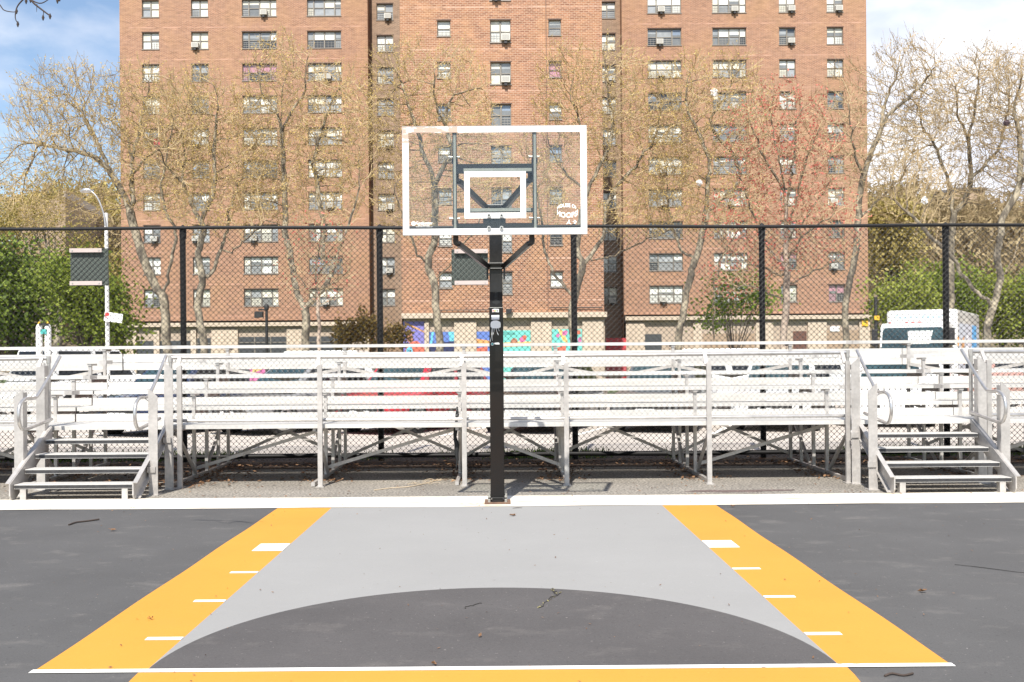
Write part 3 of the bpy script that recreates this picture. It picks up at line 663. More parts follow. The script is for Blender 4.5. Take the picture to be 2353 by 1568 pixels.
# ------------------------------------------------------------------ stairs
def stairs(label, x0, x1, s):
    t = thing('bleacher_stairs', label, 'stairs', ((x0 + x1) / 2, 12.6, 0), group='aluminium stairs up to the bleachers')
    TY = [12.0, 12.28, 12.56, 12.84]; TZ = [.185, .335, .49, .645]
    for y, z in zip(TY, TZ):
        b = MB(); b.box(x0, x1, y, y + .245, z - .008, z); b.box(x0, x1, y + .012, y + .03, z - .05, z - .0085); b.box(x0, x1, y + .225, y + .24, z - .045, z - .0085)
        b.box(x0, x1, y - .004, y + .0115, z - .052, z - .04); b.box(x0, x1, y - .004, y + .002, z - .0125, z + .0005)
        tr = b.build('tread', 'alu', t)
        b = MB(); b.box(x0 + .005, x1 - .005, y - .007, y + .0105, z - .046, z - .0085); nb = b.build('nosing', 'tread', tr)
    for x, sg in ((x0, -1), (x1, 1)):
        xx = x + sg * .022
        b = MB(); prof = [(11.93, .06), (11.93, .20), (13.06, .80), (13.06, .63), (12.05, .0), (11.97, .0)]
        b.slab([(xx - .008, y, z) for y, z in prof], (.016, 0, 0))
        # flanges
        b.beam((xx + sg * .028, 11.93, .203), (xx + sg * .028, 13.06, .803), .05, .008); b.beam((xx + sg * .028, 12.03, .012), (xx + sg * .028, 13.06, .63), .05, .008)
        b.build('stringer', 'alu_dark', t)
        xp = x + sg * .115
        for (yp, zt) in ((12.36, 1.30), (12.95, 1.62)):
            b = MB()
            pr = [(xp - .055, 0), (xp + .055, 0), (xp + .055, zt - (.10 if sg > 0 else 0)), (xp - .055, zt - (.10 if sg < 0 else 0))]
            if sg * s > 99: pass
            b.slab([(x_, yp, z_) for x_, z_ in pr], (0, .012, 0))
            b.box(xp - sg * .055 - .004, xp - sg * .055 + .004, yp + .012, yp + .10, 0, zt - .04)
            b.box(xp - .07, xp + .03, yp - .02, yp - .001, (yp - 11.93) * .53 + .05, (yp - 11.93) * .53 + .12)
            b.box(xp - .07, xp + .07, yp - .05, yp + .14, 0, .01)
            b.build('stair_post', 'alu_dark', t)
        xr = x + sg * .03 - sg * .04
        path = [(xr, 13.25, 1.70), (xr, 12.95, 1.46), (xr, 12.62, 1.225), (xr, 12.50, 1.185), (xr, 12.27, 1.185), (xr, 12.14, 1.12), (xr, 12.10, 1.0), (xr, 12.12, .90), (xr, 12.20, .825), (xr, 12.36, .825), (xr, 12.99, .90)]
        b = MB(); b.tube(bez(path, 5), .021, 10); b.tube([(xr, 12.42, 1.185), (xr + sg * .05, 12.40, 1.15), (xp - sg * .05, 12.37, 1.14)], .008, 6); b.tube([(xr, 12.97, 1.48), (xr + sg * .05, 12.97, 1.43), (xp - sg * .05, 12.96, 1.43)], .008, 6)
        b.build('handrail', 'galv', t)
        b = MB(); fx = x - sg * .10; b.box(fx - .035, fx + .035, 12.0, 12.012, 0, .13); b.box(fx - .035, fx - .028, 12.012, 12.08, 0, .13); b.box(fx - .06, fx + .05, 11.99, 12.12, 0, .008)
        b.build('stair_foot', 'alu_dark', t)
    return t
stairs('aluminium stairs with looped handrails on the left side of the middle bleacher', -5.74, -4.34, 1)
stairs('aluminium stairs with looped handrails on the right side of the middle bleacher', 4.63, 6.01, 1)

# ------------------------------------------------------------------ basketball hoop
PX = (1141 - 1150) / F * 11.5; PY = 11.5; BY = 10.15
hoop = thing('basketball_hoop', 'black steel basketball post with a clear white framed backboard and no rim', 'basketball hoop', (PX, PY, 0))
hw = .078
b = MB(); b.box(PX - hw, PX + hw, PY - hw, PY + hw, .075, 2.205); b.build('lower_post', 'pole_paint', hoop, .006)
b = MB(); h2 = .0715
b.box(PX - h2, PX + h2, PY - h2, PY + h2, 2.2, 3.34)
# sleeve cheeks beside the adjusting slot
b.box(PX - h2 - .001, PX - .018, PY - h2 - .006, PY - h2, 2.208, 2.375, 1); b.box(PX + .018, PX + h2 + .001, PY - h2 - .006, PY - h2, 2.208, 2.375, 1)
b.box(PX - h2 - .001, PX + h2 + .001, PY - h2 - .005, PY - h2 - .0005, 2.206, 2.235, 1)
b.build('upper_post', ['black_paint', 'alu_slot'] if 'alu_slot' in M else ['black_paint', 'black_vinyl'], hoop, .003)
b = MB(); b.slab([(PX + .043 * math.cos(a), PY - h2 - .0075, 2.262 + .022 * math.sin(a)) for a in np.linspace(0, 2 * math.pi, 16, endpoint=False)], (0, .001, 0)); b.build('adjusting_slot', 'sheet_black', hoop)
b = MB(); b.slab([(PX - .018, PY - h2 - .0065, 2.25), (PX + .018, PY - h2 - .0065, 2.25), (PX + .018, PY - h2 - .0065, 2.37), (PX - .018, PY - h2 - .0065, 2.37)], (0, .001, 0)); b.build('slot_bar', 'sheet_black', hoop)
# base
bp = MB(); bp.box(PX - .145, PX + .145, PY - .16, PY + .15, .008, .022); bp.build('base_plate', 'rust', hoop, .003)
b = MB(); b.box(PX - .105, PX + .105, PY - .115, PY + .10, .062, .075); b.box(PX - .06, PX + .06, PY - .10, PY + .09, .022, .062); b.build('upper_base_plate', 'black_paint', hoop, .002)
for sx_ in (-1, 1):
    for sy_ in (-1, 1):
        b = MB(); x, y = PX + sx_ * .092, PY + sy_ * .09 - .01
        b.cyl((x, y, .02), (x, y, .12), .008, 8); b.cyl((x, y, .076), (x, y, .094), .018, 6); b.cyl((x, y, .022), (x, y, .04), .018, 6); b.cyl((x, y, .044), (x, y, .058), .018, 6)
        b.build('anchor_bolt', 'bolt', hoop)
# collar
zc = W(1140, 607, 11.4).z
b = MB(); b.box(PX - .105, PX + .105, PY - .125, PY - .074, zc - .008, zc + .012); b.box(PX - .105, PX - .085, PY - .12, PY + .09, zc - .17, zc + .012); b.box(PX + .085, PX + .105, PY - .12, PY + .09, zc - .17, zc + .012)
b.box(PX - .084, PX + .084, PY - .11, PY - .074, zc - .06, zc - .045)
b.cyl((PX - .125, PY - .05, zc - .11), (PX + .125, PY - .05, zc - .11), .012, 8, 1)
b.build('collar', ['black_paint', 'bolt'], hoop, .003)
zc2 = W(1138, 474, 11.4).z
b = MB(); b.box(PX - .13, PX + .13, PY - .13, PY - .072, zc2 - .012, zc2 + .012); b.box(PX - .1, PX + .1, PY - .1, PY + .1, zc2 + .0125, zc2 + .022); b.build('top_bracket', 'black_paint', hoop, .003)
# arms, curved square tubes
BXC = (1136.5 - 1150) / F * BY
def arm(p, q, s):
    p, q = Vector(p), Vector(q); m = p.lerp(q, .86) ; e = q + Vector((0, 0, 0)); k = p.lerp(q, .95) + Vector((s * .012, 0, 0))
    path = [p, p.lerp(q, .4), m, k + Vector((0, 0, .008)), e + Vector((0, 0, .05)), e + Vector((0, 0, .12))]
    P = bez(path, 6); b = MB()
    vs = []; 
    for i, pt in enumerate(P):
        d = (P[min(i + 1, len(P) - 1)] - P[max(i - 1, 0)]).normalized(); sd = d.cross(Vector((0, 1, 0.001))).normalized(); u = sd.cross(d).normalized()
        sd, u = sd * .026, u * .038
        vs += [pt - sd - u, pt + sd - u, pt + sd + u, pt - sd + u]
    fs = [(4 * i + j, 4 * i + (j + 1) % 4, 4 * i + 4 + (j + 1) % 4, 4 * i + 4 + j) for i in range(len(P) - 1) for j in range(4)] + [(3, 2, 1, 0), tuple(4 * (len(P) - 1) + j for j in range(4))]
    b.add(vs, fs, 0, False); return b.build('support_arm', 'black_paint', hoop, .006)
for s in (-1, 1):
    arm((PX + s * .10, PY - .1, zc - .02), (BXC + s * .385, BY + .17, W(1137, 556, BY + .2).z), s)
    arm((PX + s * .11, PY - .1, zc2 - .01), (BXC + s * .375, BY + .17, W(1137, 412, BY + .2).z), s)
# backboard
bx0, bx1 = W(926, 415, BY).x, W(1347.5, 415, BY).x; bz0 = W(1137, 538.5, BY).z; bz1 = W(1137, 291, BY).z
board = MB(); board.box(bx0 + .003, bx1 - .003, BY, BY + .012, bz0 + .003, bz1 - .003); board = board.build('backboard', 'glass', hoop)
bd = .058; YW = BY - .003
b = MB()
xw = bx0 + (bx1 - bx0) * .30
b.box(xw, bx1, YW - .002, YW + .016, bz1 - bd, bz1); b.box(bx0, bx1, YW - .002, YW + .016, bz0, bz0 + bd)
b.box(bx1 - bd, bx1, YW - .002, YW + .016, bz0 + bd, bz1 - bd); b.box(bx0, bx0 + bd, YW - .002, YW + .016, bz0 + bd, bz1 - .16)
b.build('white_border', 'board_white', board)
b = MB(); b.box(bx0, xw, YW - .002, YW + .016, bz1 - bd, bz1); b.box(bx0, bx0 + bd, YW - .002, YW + .016, bz1 - .16, bz1 - bd)
tag(b.build('peeled_border', 'board_worn', board), 'worn brownish corner of the white backboard border')
# thin metal edge
b = MB(); e = .006
b.box(bx0 - e, bx1 + e, BY - .006, BY + .03, bz1 + .0005, bz1 + e); b.box(bx0 - e, bx1 + e, BY - .006, BY + .03, bz0 - e, bz0 - .0005); b.box(bx0 - e, bx0 - .0005, BY - .006, BY + .03, bz0, bz1); b.box(bx1 + .0005, bx1 + e, BY - .006, BY + .03, bz0, bz1)
b.build('edge_trim', 'alu_dark', hoop)
# target rectangle
tx0, tx1 = W(1067, 450, BY).x, W(1208.5, 450, BY).x; tz0, tz1 = W(1137, 502, BY).z, W(1137, 394.5, BY).z; td = .055
b = MB(); b.box(tx0, tx1, YW - .002, YW + .002, tz1 - td, tz1); b.box(tx0, tx1, YW - .002, YW + .002, tz0, tz0 + td); b.box(tx0, tx0 + td, YW - .002, YW + .002, tz0 + td, tz1 - td); b.box(tx1 - td, tx1, YW - .002, YW + .002, tz0 + td, tz1 - td)
b.build('target_rectangle', 'board_white', board)
# frame behind the glass
fxl, fxr = W(1044.5, 415, BY).x, W(1229, 415, BY).x
for x, s in ((fxl, -1), (fxr, 1)):
    b = MB(); b.box(x - .020, x + .020, BY + .030, BY + .09, bz0 + .01, bz1 - .02); b.box(x - .010, x + .014, BY + .013, BY + .0295, bz0 + bd, bz1 - bd, 1)
    for z in (W(1137, 358, BY).z, W(1137, 500, BY).z): b.cyl((x - .05, BY + .06, z), (x + .05, BY + .06, z), .009, 8, 2); b.cyl((x - .058, BY + .06, z), (x - .046, BY + .06, z), .016, 6, 2); b.box(x - .03, x + .03, BY + .03, BY + .12, z - .06, z - .02)
    b.build('frame_upright', ['black_paint', 'grey_bar', 'bolt'], hoop)
za, zb_ = W(1137, 379, BY).z, W(1137, 390, BY).z
b = MB(); b.box(fxl + .021, fxr - .021, BY + .05, BY + .09, za - .016, za + .02); b.box(fxl + .021, fxr - .021, BY + .035, BY + .05, zb_ - .030, zb_ + .032); b.box(fxl + .09, fxr - .03, BY + .013, BY + .034, zb_ - .016, zb_ + .016, 1); b.build('upper_crossbar', ['black_paint', 'grey_bar'], hoop)
zc3 = W(1137, 482, BY).z
b = MB(); b.box(fxl + .021, fxr - .021, BY + .032, BY + .05, zc3 - .022, zc3 + .020); b.box(tx0 + .002, fxr - .04, BY + .013, BY + .031, zc3 - .016, zc3 + .016, 1); b.build('lower_crossbar', ['black_paint', 'grey_bar'], hoop)
zc4 = W(1137, 519, BY).z
b = MB(); b.box(fxl + .021, fxr - .021, BY + .035, BY + .05, zc4 - .03, zc4 + .03); b.box(W(1110, 500, BY).x, W(1162, 500, BY).x, BY + .0135, BY + .034, bz0 + .01, tz0 + .03); b.build('rim_mount_plate', 'black_paint', hoop)
for px in (1123.5, 1152.5):
    for py in (496, 524.5):
        p = W(px, py, BY); b = MB(); b.cyl((p.x, YW - .022, p.z), (p.x, YW - .002, p.z), .019, 14); b.cyl((p.x, YW - .0235, p.z), (p.x, YW - .0215, p.z), .009, 6, 1); b.build('mount_bolt', ['bolt', 'sheet_black'], board)
# lettering on the glass
def letters(name, vf, fn, mat, parent):
    b = MB(); vs, fs = vf; b.add([fn(x, y) for x, y, z in vs], fs); return b.build(name, mat, parent)
def norm(vf):
    xs = [v[0] for v in vf[0]]; ys = [v[1] for v in vf[0]]; x0, x1, y0, y1 = min(xs), max(xs), min(ys), max(ys)
    return [((x - (x0 + x1) / 2) / (x1 - x0) * 2, (y - y0) / (y1 - y0), 0) for x, y, z in vf[0]], vf[1]
def zoompt(zx, zy): return W((2150 + zx * 200 / 2091) * .57446, (780 + zy * 200 / 2091) * .57446, BY)
YL = BY - .0015
def arched(top_mid, top_end, bot_mid, bot_end, x0, x1):
    def fn(u, v):
        t = u * u; px = (x0 + x1) / 2 + math.sin(u * .95) / math.sin(.95) * (x1 - x0) / 2
        top = top_mid + (top_end - top_mid) * (1 - math.sqrt(max(0, 1 - t * .92))); bot = bot_mid + (bot_end - bot_mid) * (1 - math.sqrt(max(0, 1 - t * .92)))
        p = zoompt(px, bot + (top - bot) * v); return (p.x, YL, p.z)
    return fn
letters('house_lettering', norm(text_mesh('HOUSE OF', 1, .03)), arched(355, 570, 515, 680, 825, 1625), 'board_white', board)
letters('hoops_lettering', norm(text_mesh('HOOPS!', 1, .03)), arched(735, 520, 965, 760, 825, 1690), 'board_white', board)
def shape(name, pts, mat, parent, fn, y): b = MB(); b.slab([(fn(x, z).x, y, fn(x, z).z) for x, z in pts], (0, .001, 0)); return b.build(name, mat, parent)
shape('leaping_figure_mark', [(1310, 1035), (1340, 1040), (1330, 1150), (1400, 1205), (1385, 1225), (1300, 1180), (1225, 1230), (1210, 1215), (1265, 1140), (1290, 1100)], 'board_white', board, zoompt, YL)
shape('chevron_mark', [(1515, 1050), (1575, 1055), (1640, 1130), (1570, 1210), (1510, 1205), (1575, 1130)], 'board_white', board, zoompt, YL)
shape('star_mark', [(1465, 1110), (1490, 1105), (1515, 1085), (1520, 1110), (1510, 1130), (1490, 1135)], 'board_white', board, zoompt, YL)
def zp2(zx, zy): return W((1620 + zx * 140 / 2353) * .57446, (860 + zy * 140 / 2353) * .57446, BY)
def linefit(x0, x1, y0, y1):
    def fn(u, v): p = zp2((x0 + x1) / 2 + u * (x1 - x0) / 2, y1 + (y0 - y1) * v); return (p.x, YL, p.z)
    return fn
letters('maker_lettering', norm(text_mesh('Goalsetter', 1, .02)), linefit(735, 1865, 450, 650), 'board_white', board)
letters('slogan_lettering', norm(text_mesh('Best of Basketball', 1, .01)), linefit(870, 1640, 660, 750), 'board_white', board)
letters('address_lettering', norm(text_mesh('800 362 4625 www.goalsetter.com', 1, .02)), linefit(725, 1850, 780, 840), 'board_white', board)
b = MB(); ring = lambda r: [(575 + r * math.cos(a) * 1.05, 585 + r * math.sin(a)) for a in np.linspace(0, 2 * math.pi, 20, endpoint=False)]
o_, i_ = ring(145), ring(112)
for k in range(20):
    q = [zp2(*o_[k]), zp2(*o_[(k + 1) % 20]), zp2(*i_[(k + 1) % 20]), zp2(*i_[k])]; b.quad(*[(p.x, YL, p.z) for p in q])
b.poly([(zp2(*p).x, YL, zp2(*p).z) for p in ring(85)]); b.build('ball_mark', 'board_white', board)
# stickers and paint on the post front
YS = PY - hw - .0015
def zp3(zx, zy):
    p = W((1930 + zx * 120 / 753) * .57446, (1170 + zy * 120 / 753) * .57446, YS); return p
b = MB(); b.slab([(zp3(x, z).x, YS, zp3(x, z).z) for x, z in ((240, 425), (300, 412), (410, 418), (412, 500), (300, 492), (245, 500))], (0, .001, 0)); stk = b.build('round_letter_sticker', 'sign_white', hoop)
for k, (ch, cm) in enumerate(zip('Burb', ('sign_red', 'orange', 'sticker_green', 'sticker_black'))):
    def fn(u, v, k=k): p = zp3(268 + k * 36 + u * 15, 485 - 52 * v); return (p.x, YS - .001, p.z)
    letters('sticker_letter', norm(text_mesh(ch, 1, .04)), fn, cm, stk)
b = MB(); b.slab([(zp3(x, z).x, YS, zp3(x, z).z) for x, z in ((222, 575), (422, 570), (422, 682), (226, 685))], (0, .001, 0)); b.build('torn_white_sticker', 'plastic_white', hoop)
rs = random.Random(4); bl = []
for k in range(26):
    a = 2 * math.pi * k / 26; r = 1 + rs.uniform(-.05, .05); bl.append((330 + 132 * r * math.copysign(abs(math.cos(a)) ** .75, math.cos(a)), 808 - 98 * r * math.copysign(abs(math.sin(a)) ** .8, math.sin(a))))
b = MB(); b.slab([(zp3(x, z).x, YS, zp3(x, z).z) for x, z in bl], (0, .001, 0))
for path, w in (([(240, 890), (232, 1000), (228, 1110), (208, 1170), (190, 1245)], .0024), ([(262, 890), (250, 1030), (245, 1120), (250, 1215)], .002), ([(298, 890), (290, 980), (268, 1060)], .002), ([(340, 890), (355, 980), (400, 1075)], .0028), ([(400, 870), (404, 930), (420, 975)], .002)):
    b.tube([(zp3(x, z).x, YS, zp3(x, z).z) for x, z in path], w, 5)
b.build('white_paint_splash', 'board_white', hoop)
b = MB(); b.slab([(zp3(247 + 36 * math.cos(a), 1300 + 38 * math.sin(a)).x, YS, zp3(247, 1300 + 38 * math.sin(a)).z) for a in np.linspace(0, 2 * math.pi, 16, endpoint=False)], (0, .001, 0), 0)
b.slab([(zp3(247 + 26 * math.cos(a), 1300 + 27 * math.sin(a)).x, YS - .001, zp3(247, 1300 + 27 * math.sin(a)).z) for a in np.linspace(0, 2 * math.pi, 16, endpoint=False)], (0, .0008, 0), 1)
b.slab([(zp3(x, z).x, YS, zp3(x, z).z) for x, z in ((285, 1268), (410, 1262), (432, 1300), (420, 1306), (285, 1304))], (0, .001, 0), 0); b.build('round_badge_sticker', ['sign_white', 'sign_teal'], hoop)

# ------------------------------------------------------------------ apartment buildings
def facade(b, x0, x1, z0, z1, y, holes, depth, mat=0, rev=1):
    xs = sorted({x0, x1} | {h[0] for h in holes} | {h[1] for h in holes}); zs = sorted({z0, z1} | {h[2] for h in holes} | {h[3] for h in holes})
    xs = [x for x in xs if x0 <= x <= x1]; zs = [z for z in zs if z0 <= z <= z1]
    for i in range(len(xs) - 1):
        cx = (xs[i] + xs[i + 1]) / 2; col = [h for h in holes if h[0] < cx < h[1]]
        for j in range(len(zs) - 1):
            cz = (zs[j] + zs[j + 1]) / 2
            if any(h[2] < cz < h[3] for h in col): continue
            b.quad((xs[i], y, zs[j]), (xs[i + 1], y, zs[j]), (xs[i + 1], y, zs[j + 1]), (xs[i], y, zs[j + 1]), mat)
    for h in holes:
        a, c, d, e = h
        b.quad((a, y, d), (c, y, d), (c, y + depth, d), (a, y + depth, d), rev); b.quad((a, y + depth, e), (c, y + depth, e), (c, y, e), (a, y, e), rev)
        b.quad((a, y, d), (a, y + depth, d), (a, y + depth, e), (a, y, e), rev); b.quad((c, y, e), (c, y + depth, e), (c, y + depth, d), (c, y, d), rev)
PANES = ['pane_blind', 'pane_cream', 'pane_grey', 'pane_dark', 'pane_blue', 'pane_pink', 'pane_red', 'pane_smoke']
rw = random.Random(21)
def window(parent, x0, x1, z0, z1, y, lights, ac=None):
    dpt = .19; fw = .055; b = MB(); p = MB(); yf = y + dpt
    b.box(x0, x1, yf - .05, yf + .03, z1 - fw, z1); b.box(x0, x1, yf - .05, yf + .03, z0, z0 + fw)
    b.box(x0, x0 + fw, yf - .05, yf + .03, z0 + fw, z1 - fw); b.box(x1 - fw, x1, yf - .05, yf + .03, z0 + fw, z1 - fw)
    b.box(x0 - .04, x1 + .04, y - .05, yf - .051, z0 - .07, z0 + .002, 1)
    b.box(x0 - .05, x1 + .05, y - .012, y + .03, z1, z1 + .07, 2)
    X = x0; zm = z0 + (z1 - z0) * .5
    style = rw.choices(range(5), [44, 18, 26, 8, 4])[0]
    for k, fr in enumerate(lights):
        xa, xb = X, X + fr * (x1 - x0); X = xb
        if k: b.box(xa - .05, xa + .05, yf - .06, yf + .03, z0 + fw, z1 - fw)
        xa += fw; xb -= fw
        b.box(xa, xb, yf - .03, yf + .02, zm - .03, zm + .03)
        if style == 0: up = rw.choice([0, 0, 0, 1]); lo = rw.choice([0, 2, 2, 0, 1])
        elif style == 1: up = rw.choice([2, 2, 4, 0]); lo = rw.choice([7, 3, 2])
        elif style == 2: up = rw.choice([1, 0, 2, 1]); lo = rw.choice([1, 7, 2])
        elif style == 3: up = rw.choice([7, 3, 2, 4]); lo = rw.choice([3, 7])
        else: up = rw.choice([5, 5, 2]); lo = rw.choice([5, 6, 3])
        zb = zm + rw.choice([0, 0, 0, .15, .25]) * (z1 - z0) * .9
        if zb > zm:
            p.quad((xa, yf, zb), (xb, yf, zb), (xb, yf, z1 - fw), (xa, yf, z1 - fw), up); p.quad((xa, yf, zm), (xb, yf, zm), (xb, yf, zb), (xa, yf, zb), 7)
        else: p.quad((xa, yf, zm), (xb, yf, zm), (xb, yf, z1 - fw), (xa, yf, z1 - fw), up)
        zs_ = z0 + fw; hb = rw.choice([0, 0, .35, .6])
        p.quad((xa, yf + .02, zs_), (xb, yf + .02, zs_), (xb, yf + .02, zm), (xa, yf + .02, zm), lo)
        if rw.random() < .72:
            for q in range(1, 4): zz = zs_ + (zm - zs_) * q / 4.2; b.box(xa, xb, yf - .045, yf - .03, zz - .012, zz + .012, 3)
            for q in range(1, 3): xx = xa + (xb - xa) * q / 3; b.box(xx - .01, xx + .01, yf - .044, yf - .031, zs_, zm - .1, 3)
    w = b.build('window', ['win_frame', 'sill', 'lintel', 'guard_bar'], parent); p.build('pane', PANES, w)
    if ac is not None:
        aw, ah = .55, .40; cx = x0 + (x1 - x0) * ac; a = MB()
        a.box(cx - aw / 2, cx + aw / 2, y - .30, yf - .055, z0 + .06, z0 + .06 + ah)
        a.box(cx - aw / 2 + .05, cx + aw / 2 - .05, y - .306, y - .3005, z0 + .11, z0 + .01 + ah, 1)
        a.box(cx - .09, cx + .09, y - .26, y - .051, z0 - .14, z0 + .055, 2)
        a.build('air_conditioner', ['ac_white', 'ac_grille', 'trim'], w)
    return w
STOREY = 2.655
def rows(px, ytop0, Y, n): z = W(px, ytop0, Y).z; return [z - STOREY * i for i in range(n)]
def wing(name, label, Y, xl, xr, ztop, zbase, cols, zrows, brick, acs, extra=None, recess=None, depth=14):
    t = thing(name, label, 'building', ((xl + xr) / 2, Y, 0), group='brick apartment blocks behind the trees')
    b = MB(); holes = []; specs = []
    for ci, (x, w, h, lights) in enumerate(cols):
        for ri, z in enumerate(zrows): holes.append((x - w / 2, x + w / 2, z - h, z)); specs.append((ci, ri, lights))
    facade(b, xl, xr, zbase, ztop, Y, holes, .22)
    b.quad((xl, Y + depth, 0), (xl, Y, 0), (xl, Y, ztop), (xl, Y + depth, ztop)); b.quad((xr, Y, 0), (xr, Y + depth, 0), (xr, Y + depth, ztop), (xr, Y, ztop)); b.quad((xl, Y, ztop), (xr, Y, ztop), (xr, Y + depth, ztop), (xl, Y + depth, ztop))
    b.quad((xr, Y + depth, 0), (xl, Y + depth, 0), (xl, Y + depth, ztop), (xr, Y + depth, ztop))
    b.build('brick_wall', [brick, brick], t)
    for h, (ci, ri, lights) in zip(holes, specs): window(t, *h, Y, lights, acs.get((ci, ri)))
    if recess:
        rx0, rx1, ry, rcols = recess; b = MB(); rh = []; rs_ = []
        for (x, w, h, lights) in rcols:
            for z in zrows: rh.append((x - w / 2, x + w / 2, z - h, z)); rs_.append(lights)
        facade(b, rx0, rx1, 0, ztop, ry, rh, .22); b.quad((rx0, ry, ztop), (rx1, ry, ztop), (rx1, ry + 5, ztop), (rx0, ry + 5, ztop))
        b.build('recessed_brick_wall', ['brick_dark', 'brick_dark'], t)
        for i, (h, lights) in enumerate(zip(rh, rs_)): window(t, *h, ry, lights, .68 if i in acs.get('recess', ()) else None)
    return t
YA, YC = 84.0, 64.4
# left wing
lx = lambda px: W(px, 370, YA).x
zr = rows(345, 1, YA, 10); zl = W(560, 737, YA).z
wide = (.19, .31, .31, .19); two = (.5, .5)
colsL = [(lx(348), 1.40, 1.38, two), (lx(461), 1.40, 1.38, two), (lx(598), 2.85, 1.38, wide), (lx(747), 2.80, 1.38, wide)]
acsL = {(2, 0): .64, (1, 1): .25, (3, 2): .6, (2, 4): .3, (1, 4): .25, (3, 5): .35, (3, 6): .65, (0, 7): .65, (1, 7): .2, (2, 7): .3, (0, 8): .4, (3, 9): .5, 'recess': (0, 4, 6, 8)}
left = wing('apartment_block', 'left brick apartment wing with four columns of windows above a beige ground floor', YA, lx(277), lx(847), 40, zl, colsL, zr, 'brick', acsL, recess=(lx(847) + .003, lx(925), YA + 1.2, [(lx(883), 1.38, 1.36, two)]))
# right wing
zr2 = rows(1525, -8, YA, 10); zl2 = W(1700, 722, YA).z
rx = lx
colsR = [(rx(1529), 2.78, 1.38, (.27, .46, .27)), (rx(1678), 2.78, 1.38, wide), (rx(1811), 1.34, 1.38, two), (rx(1921), 1.34, 1.38, two)]
acsR = {(0, 0): .4, (1, 0): .65, (2, 0): .75, (3, 0): .72, (2, 1): .72, (0, 1): .35, (0, 2): .4, (1, 3): .65, (3, 8): .3, (0, 5): .4, (0, 6): .45, (0, 9): .4, (3, 6): .3, (1, 6): .5, 'recess': (2, 9)}
right = wing('apartment_block', 'right brick apartment wing in front of the red budded tree', YA, rx(1431), rx(1993), 40, zl2, colsR, zr2, 'brick', acsR, recess=(lx(1350), rx(1431) - .003, YA + 1.2, [(rx(1401), 1.38, 1.36, two)]))
# centre block
cx = lambda px: W(px, 370, YC).x
zc_ = rows(1148, -50, YC, 8); zlc = W(1150, 722, YC).z
colsC = [(cx(1022), .84, .98, (1,)), (cx(1152), 1.30, 1.40, two), (cx(1277), .80, .98, (1,))]
acsC = {(1, 1): .75, (1, 2): .74, (1, 0): .3}
centre = wing('apartment_block', 'centre brick apartment block standing forward behind the hoop, with murals on its base', YC, cx(921), cx(1385.5), 36, zlc, colsC, zc_, 'brick_centre', acsC, depth=19.8)
for i in range(2):
    b = MB(); xx = cx(1257); b.box(xx - .02, xx + .02, YC - .004, YC + .02, zlc + .2, 34) if i == 0 else None
    if i == 0: b.build('expansion_joint', 'lintel', centre)
# ground floors
def ground_floor(t, xl, xr, Y, zt, pil, panels, infill='stucco_darker'):
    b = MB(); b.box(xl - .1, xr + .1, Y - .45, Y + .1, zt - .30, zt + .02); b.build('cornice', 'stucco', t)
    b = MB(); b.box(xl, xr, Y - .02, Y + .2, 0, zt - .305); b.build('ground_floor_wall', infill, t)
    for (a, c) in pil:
        b = MB(); b.box(a, c, Y - .22, Y - .021, 0, zt - .52); b.box((a + c) / 2 - .02, (a + c) / 2 + .02, Y - .225, Y - .2205, 0, zt - .65, 1); b.build('pilaster', ['stucco', 'stucco_darker'], t)
    for (a, c, z0, z1, m, nm) in panels:
        b = MB(); b.box(a, c, Y - .06, Y - .021, z0, z1)
        if nm == 'glazed_doors':
            n = max(2, int((c - a) / 1.1))
            for i in range(n + 1): x = a + (c - a) * i / n; b.box(x - .05, x + .05, Y - .10, Y - .061, z0, z1, 1)
            b.box(a, c, Y - .11, Y - .101, z1 - .5, z1 - .42, 1)
        b.build(nm, [m, 'win_frame'], t)
gl = lambda px: W(px, 770, YA).x; gc = lambda px: W(px, 770, YC).x
zT = W(560, 745, YA).z
ground_floor(left, lx(283), lx(847), YA, W(560, 745, YA).z + .1, [(gl(290), gl(315)), (gl(487), gl(548)), (gl(440), gl(452)), (gl(660), gl(705)), (gl(355), gl(368)), (gl(800), gl(849))],
             [(gl(316), gl(438), 0, 3.35, 'dark_glass', 'entrance_opening'), (gl(453), gl(486), 0, 3.55, 'dark_glass', 'glazed_doors'), (gl(549), gl(659), 0, 3.62, 'dark_glass', 'glazed_doors'), (gl(706), gl(799), 0, 3.62, 'dark_glass', 'glazed_doors')])
for (a, c, m1, m2) in ((460, 486, 'mural_cyan', 'mural_red'), (575, 615, 'mural_magenta', 'mural_yellow'), (620, 655, 'mural_orange', 'mural_magenta'), (662, 704, 'mural_violet', 'mural_magenta'), (512, 545, 'mural_blue', 'mural_cyan')):
    x0, x1 = gl(a), gl(c); b = MB(); yy = YA - .24
    b.box(x0, x1, yy - .05, yy, 0.0, 2.0, 0); b.slab([(x0 + .2, yy - .055, .6), (x1 - .3, yy - .055, 1.0), (x1 - .5, yy - .055, 1.9), (x0 + .4, yy - .055, 1.8)], (0, .003, 0), 1); b.build('mural_panel', [m1, m2], left)
ground_floor(right, rx(1436), rx(1993), YA, W(1700, 728, YA).z + .05, [(gl(1438), gl(1481)), (gl(1735), gl(1775)), (gl(1855), gl(1898)), (gl(1973), gl(1997)), (gl(1592), gl(1612))],
             [(gl(1482), gl(1520), 0, 3.6, 'dark_glass', 'window_opening'), (gl(1822), gl(1853), 0, 3.75, 'door_brown', 'brown_door'), (gl(1900), gl(1972), 0, 3.8, M and 'far_wall', 'brick_infill'), (gl(1615), gl(1733), 0, 3.6, 'far_wall', 'brick_infill')])
b = MB(); b.box(gl(1907), gl(1928), YA - .12, YA - .062, W(1915, 762, YA).z, W(1915, 750, YA).z); b.build('white_notice', 'sign_white', right)
